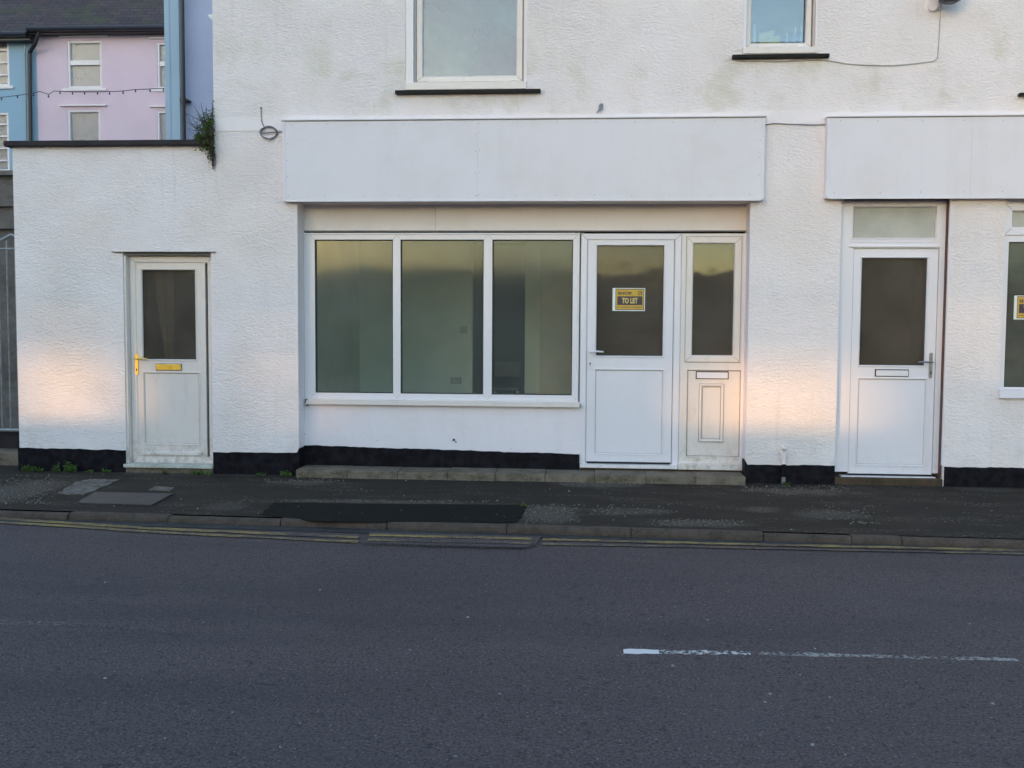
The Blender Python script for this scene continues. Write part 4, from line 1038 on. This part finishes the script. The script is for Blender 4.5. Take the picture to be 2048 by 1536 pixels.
wins = [RC(134, 80, 205, 178, YP), RC(134, 218, 202, 300, YP), RC(313, 83, 372, 179, YP), RC(313, 220, 372, 305, YP)]
x_r = W(560, 150, YP)[0]
holes = [(w[0]+.02, w[1]-.02, w[2]+.02, w[3]-.02) for w in wins]
b = B(); b.wall(xb, x_r, -.14, ze, YP, YP+.3, holes); b.box(xb, xb+.3, YP+.3, YP+7, -.14, ze); b.box(x_r-.3, x_r, YP+.3, YP+7, -.14, ze); b.box(xb+.3, x_r-.3, YP+.6, YP+7, -.14, ze-.01)
b.build('wall', 'pink', hp)
bgwin(hp, wins[0], YP+.035, rail=W(170, 125, YP)[1]); bgwin(hp, wins[1], YP+.035); bgwin(hp, wins[2], YP+.035, rail=W(340, 127, YP)[1]); bgwin(hp, wins[3], YP+.035)
def roofm(x0, x1, z, parent, Y=YP, dz=3.6):
    b = B(); b.wprism([(0, 0)], 0, 0) if False else None
    i = len(b.v)
    b.quad([(x0, Y-.28, z), (x1, Y-.28, z), (x1, Y+4, z+dz), (x0, Y+4, z+dz)]); b.quad([(x1, Y-.28, z-.08), (x0, Y-.28, z-.08), (x0, Y+4, z+dz-.08), (x1, Y+4, z+dz-.08)])
    b.quad([(x0, Y+4, z+dz), (x1, Y+4, z+dz), (x1, Y+8.2, z-.1), (x0, Y+8.2, z-.1)])
    b.quad([(x0, Y-.28, z-.08), (x1, Y-.28, z-.08), (x1, Y-.28, z), (x0, Y-.28, z)])
    b.quad([(x0, Y-.28, z-.08), (x0, Y-.28, z), (x0, Y+4, z+dz), (x0, Y+8.2, z-.1)]); b.quad([(x1, Y-.28, z-.08), (x1, Y+8.2, z-.1), (x1, Y+4, z+dz), (x1, Y-.28, z)])
    b.build('roof', 'slates', parent)
roofm(xb, x_r, ze+.02, hp)
b = B(); b.tube([(xb-.05, YP-.33, ze-.02), (x_r, YP-.33, ze-.06)], .075, 8); b.box(xb, x_r, YP-.28, YP-.001, ze-.12, ze-.02); b.build('gutter', 'black_pipe', hp)
hb = thing('sky_blue_house', (-19, YP, -.14), 'sky blue rendered terraced house at the far left edge', 'house')
xl = xb-5.5; zeb = ze-.12
bw = [RC(-52, 75, 19, 174, YP), RC(-52, 224, 19, 345, YP)]
holes = [(w[0]+.02, w[1]-.02, w[2]+.02, w[3]-.02) for w in bw]
b = B(); b.wall(xl, xb-.002, -.14, zeb, YP+.01, YP+.3, holes); b.box(xl, xb-.01, YP+.6, YP+7, -.14, zeb-.01); b.build('wall', 'blue', hb)
bgwin(hb, bw[0], YP+.035, bars=3, hood=False); bgwin(hb, bw[1], YP+.035, bars=4, hood=False)
roofm(xl, xb-.01, zeb+.03, hb)
b = B(); b.tube([(xl, YP-.33, zeb+.0), (xb-.06, YP-.33, zeb-.03)], .08, 8); b.box(xl, xb-.02, YP-.28, YP, zeb-.16, zeb-.02); b.build('gutter', 'black_pipe', hb)
xd = W(60, 150, YP-.1)[0]
b = B(); b.tube(smoothpts([(xb+.25, YP-.3, ze-.08), (xb+.1, YP-.25, zeb-.25), (xd+.05, YP-.12, zeb-.4), (xd, YP-.1, zeb-.6), (xd-.02, YP-.1, zeb-2), (xd-.09, YP-.1, -.1)], 4), .055, 8); b.build('downpipe', 'black_pipe', hb)
b = B(); xd2 = xd-.13; b.tube([(xd2, YP-.08, zeb-.2), (xd2-.05, YP-.08, 0)], .02, 6); b.build('cable_run', 'galv', hb)
# periwinkle building nearer
YQ = 10.0
hq = thing('periwinkle_house', (-7, YQ, -.14), 'tall periwinkle blue building with a black downpipe behind the annex', 'house')
xa = W(335, 150, YQ)[0]; xm = W(364, 150, YQ)[0]
b = B(); b.box(xm, 2.0, YQ, YQ+6, -.14, 9.5); b.build('wall', 'peri', hq)
b = B(); b.box(xa, xm-.002, YQ-.12, YQ+6, -.14, 9.5); b.box(W(345, 150, YQ)[0]-.01, W(345, 150, YQ)[0]+.01, YQ-.128, YQ-.1, -.14, 9.5, 1); b.build('side_wall', ['teal', 'peri'], hq)
b = B(); b.box(xa-.1, 2.1, YQ-.2, YQ+6.2, 9.5, 9.7); b.build('roof', 'slates', hq)
xp = W(366, 150, YQ-.2)[0]
b = B(); b.tube([(xp, YQ-.2, -.1), (xp, YQ-.2, 9.4)], .042, 10)
for z in (2.2, 3.9, 5.6): b.tube([(xp, YQ-.2, z), (xp, YQ-.2, z+.08)], .052, 10); b.box(xp-.08, xp+.08, YQ-.2, YQ-.001, z+.02, z+.05)
b.build('downpipe', 'black_pipe', hq)
# string lights
YL = 13.5
sl_ = thing('string_lights', wp(150, 184, YL), 'string of dark festoon bulbs slung in front of the pink house', 'string lights')
cpts = [(-60, 204), (0, 195), (35, 191), (67, 186), (80, 183), (97, 189), (108, 182), (150, 184), (200, 184), (246, 182), (271, 179), (300, 178), (334, 176)]
b = B(); b.tube([wp(*q, YL) for q in cpts], .009, 5); b.build('wire', 'bulb', sl_)
for px, py in [(3, 195), (35, 191), (67, 187), (97, 190), (120, 183), (145, 184), (169, 184), (195, 184), (219, 184), (246, 182.5), (271, 179), (300, 178.5), (327, 176.5)]:
    x, y, z = wp(px, py, YL); b = B(); b.tube([(x, y, z+.005), (x, y, z-.02), (x, y, z-.045), (x, y, z-.06)], [.01, .014, .022, .008], 8); b.build('bulb', 'bulb', sl_)

# ================================================================== OUT OF VIEW BEHIND THE CAMERA (added sun blockers; hill reflected in the panes)
AZ = math.radians(32); EL = math.radians(6)
def back(x, z, D):   # where the sun's ray through facade point (x, z) crosses the plane y = -D
    return x-D*math.tan(AZ), z+D/math.cos(AZ)*math.tan(EL)
DW = 45.0
wh = thing('sun_screen', (-50, -DW-2, -.14), 'unseen slotted stone screen added to shape the sun patches on the facade', 'building')  # unseen screen, added so its slots shape the sun patches on the facade
ho = []
for (xa, xb_, za, zb) in OPENINGS if 'OPENINGS' in globals() else [(-5.75, -4.5, .55, 1.0), (-3.35, -2.6, .72, .86), (-3.6, -2.5, 1.18, 1.27), (-5.7, -4.6, 1.22, 1.32), (.68, 2.5, .52, .98), (1.1, 2.4, 1.25, 1.33), (2.9, 3.9, 1.3, 1.42)]:
    a0, c0 = back(xa, za, DW); a1, c1 = back(xb_, zb, DW); ho.append((a0, a1, c0, c1))
b = B(); b.wall(-115, -22, -.14, 22, -DW-.3, -DW, ho); b.build('wall', 'blockerfar', wh)
b = B(); b.box(-115.3, -21.7, -DW-.8, -DW+.4, 22, 22.4); b.build('coping_stone', 'slab', wh)  # top edge of the added screen
# unseen low wall, added to cut off the sun patches along their lower edge
x_a, z_a = back(0, .56, 20.0)
b = B(); b.box(-40, 0, -20.4, -20.0, -.14, z_a-.0); tag(b.build('low_sun_blocker', 'blockerfar'), 'unseen low stone wall added to shade the foot of the facade', 'wall')
# hill
b = B(); N = 60
hl = []
for i in range(N+1):
    a = math.radians(180+(-80+160*i/N)); 
    row = []
    for j in range(6):
        rr = 160+j*45; h = [0, .55, .8, .95, 1, .9][j]*(14.5+3.5*mnoise.noise((i*.13, 0, 2))+1.2*mnoise.noise((i*.9, j, 5)))
        row.append((rr*math.sin(a+math.pi)*1.0, -rr*math.cos(a+math.pi), -.2+h*(rr/230)**.5 if j else -.3))
    hl.append(row)
for i in range(N):
    for j in range(5): b.quad([hl[i][j], hl[i+1][j], hl[i+1][j+1], hl[i][j+1]])
stru(b.build('hill', 'hill', weld=True))

# ================================================================== LIGHT
w = bpy.data.worlds.new('World'); sc.world = w; w.use_nodes = True
nt = w.node_tree; bg = nt.nodes['Background']; sky = nt.nodes.new('ShaderNodeTexSky'); sky.sky_type = 'NISHITA'; sky.sun_disc = False
sky.sun_elevation = EL; sky.air_density = 1.0; sky.dust_density = .8; sky.ozone_density = 1.75
nt.links.new(sky.outputs[0], bg.inputs[0]); bg.inputs[1].default_value = .15
# the sun stands towards (-sin AZ, -cos AZ)
sdir = Vector((-math.sin(AZ)*math.cos(EL), -math.cos(AZ)*math.cos(EL), math.sin(EL)))
sky.sun_rotation = math.atan2(sdir.x, sdir.y)
sn = bpy.data.lights.new('sun', 'SUN'); sn.energy = .74; sn.angle = math.radians(.85); sn.color = (1, .56, .20)
so_ = bpy.data.objects.new('sun', sn); col.objects.link(so_); so_.rotation_euler = sdir.to_track_quat('Z', 'Y').to_euler(); so_.location = (-10, -10, 12)
sc.view_settings.view_transform = 'Standard'; sc.view_settings.look = 'None'; sc.view_settings.gamma = 1; sc.view_settings.exposure = 2.38
sc.render.film_transparent = False
sc.cycles.use_denoising = True
sc.cycles.max_bounces = 6; sc.cycles.transparent_max_bounces = 12
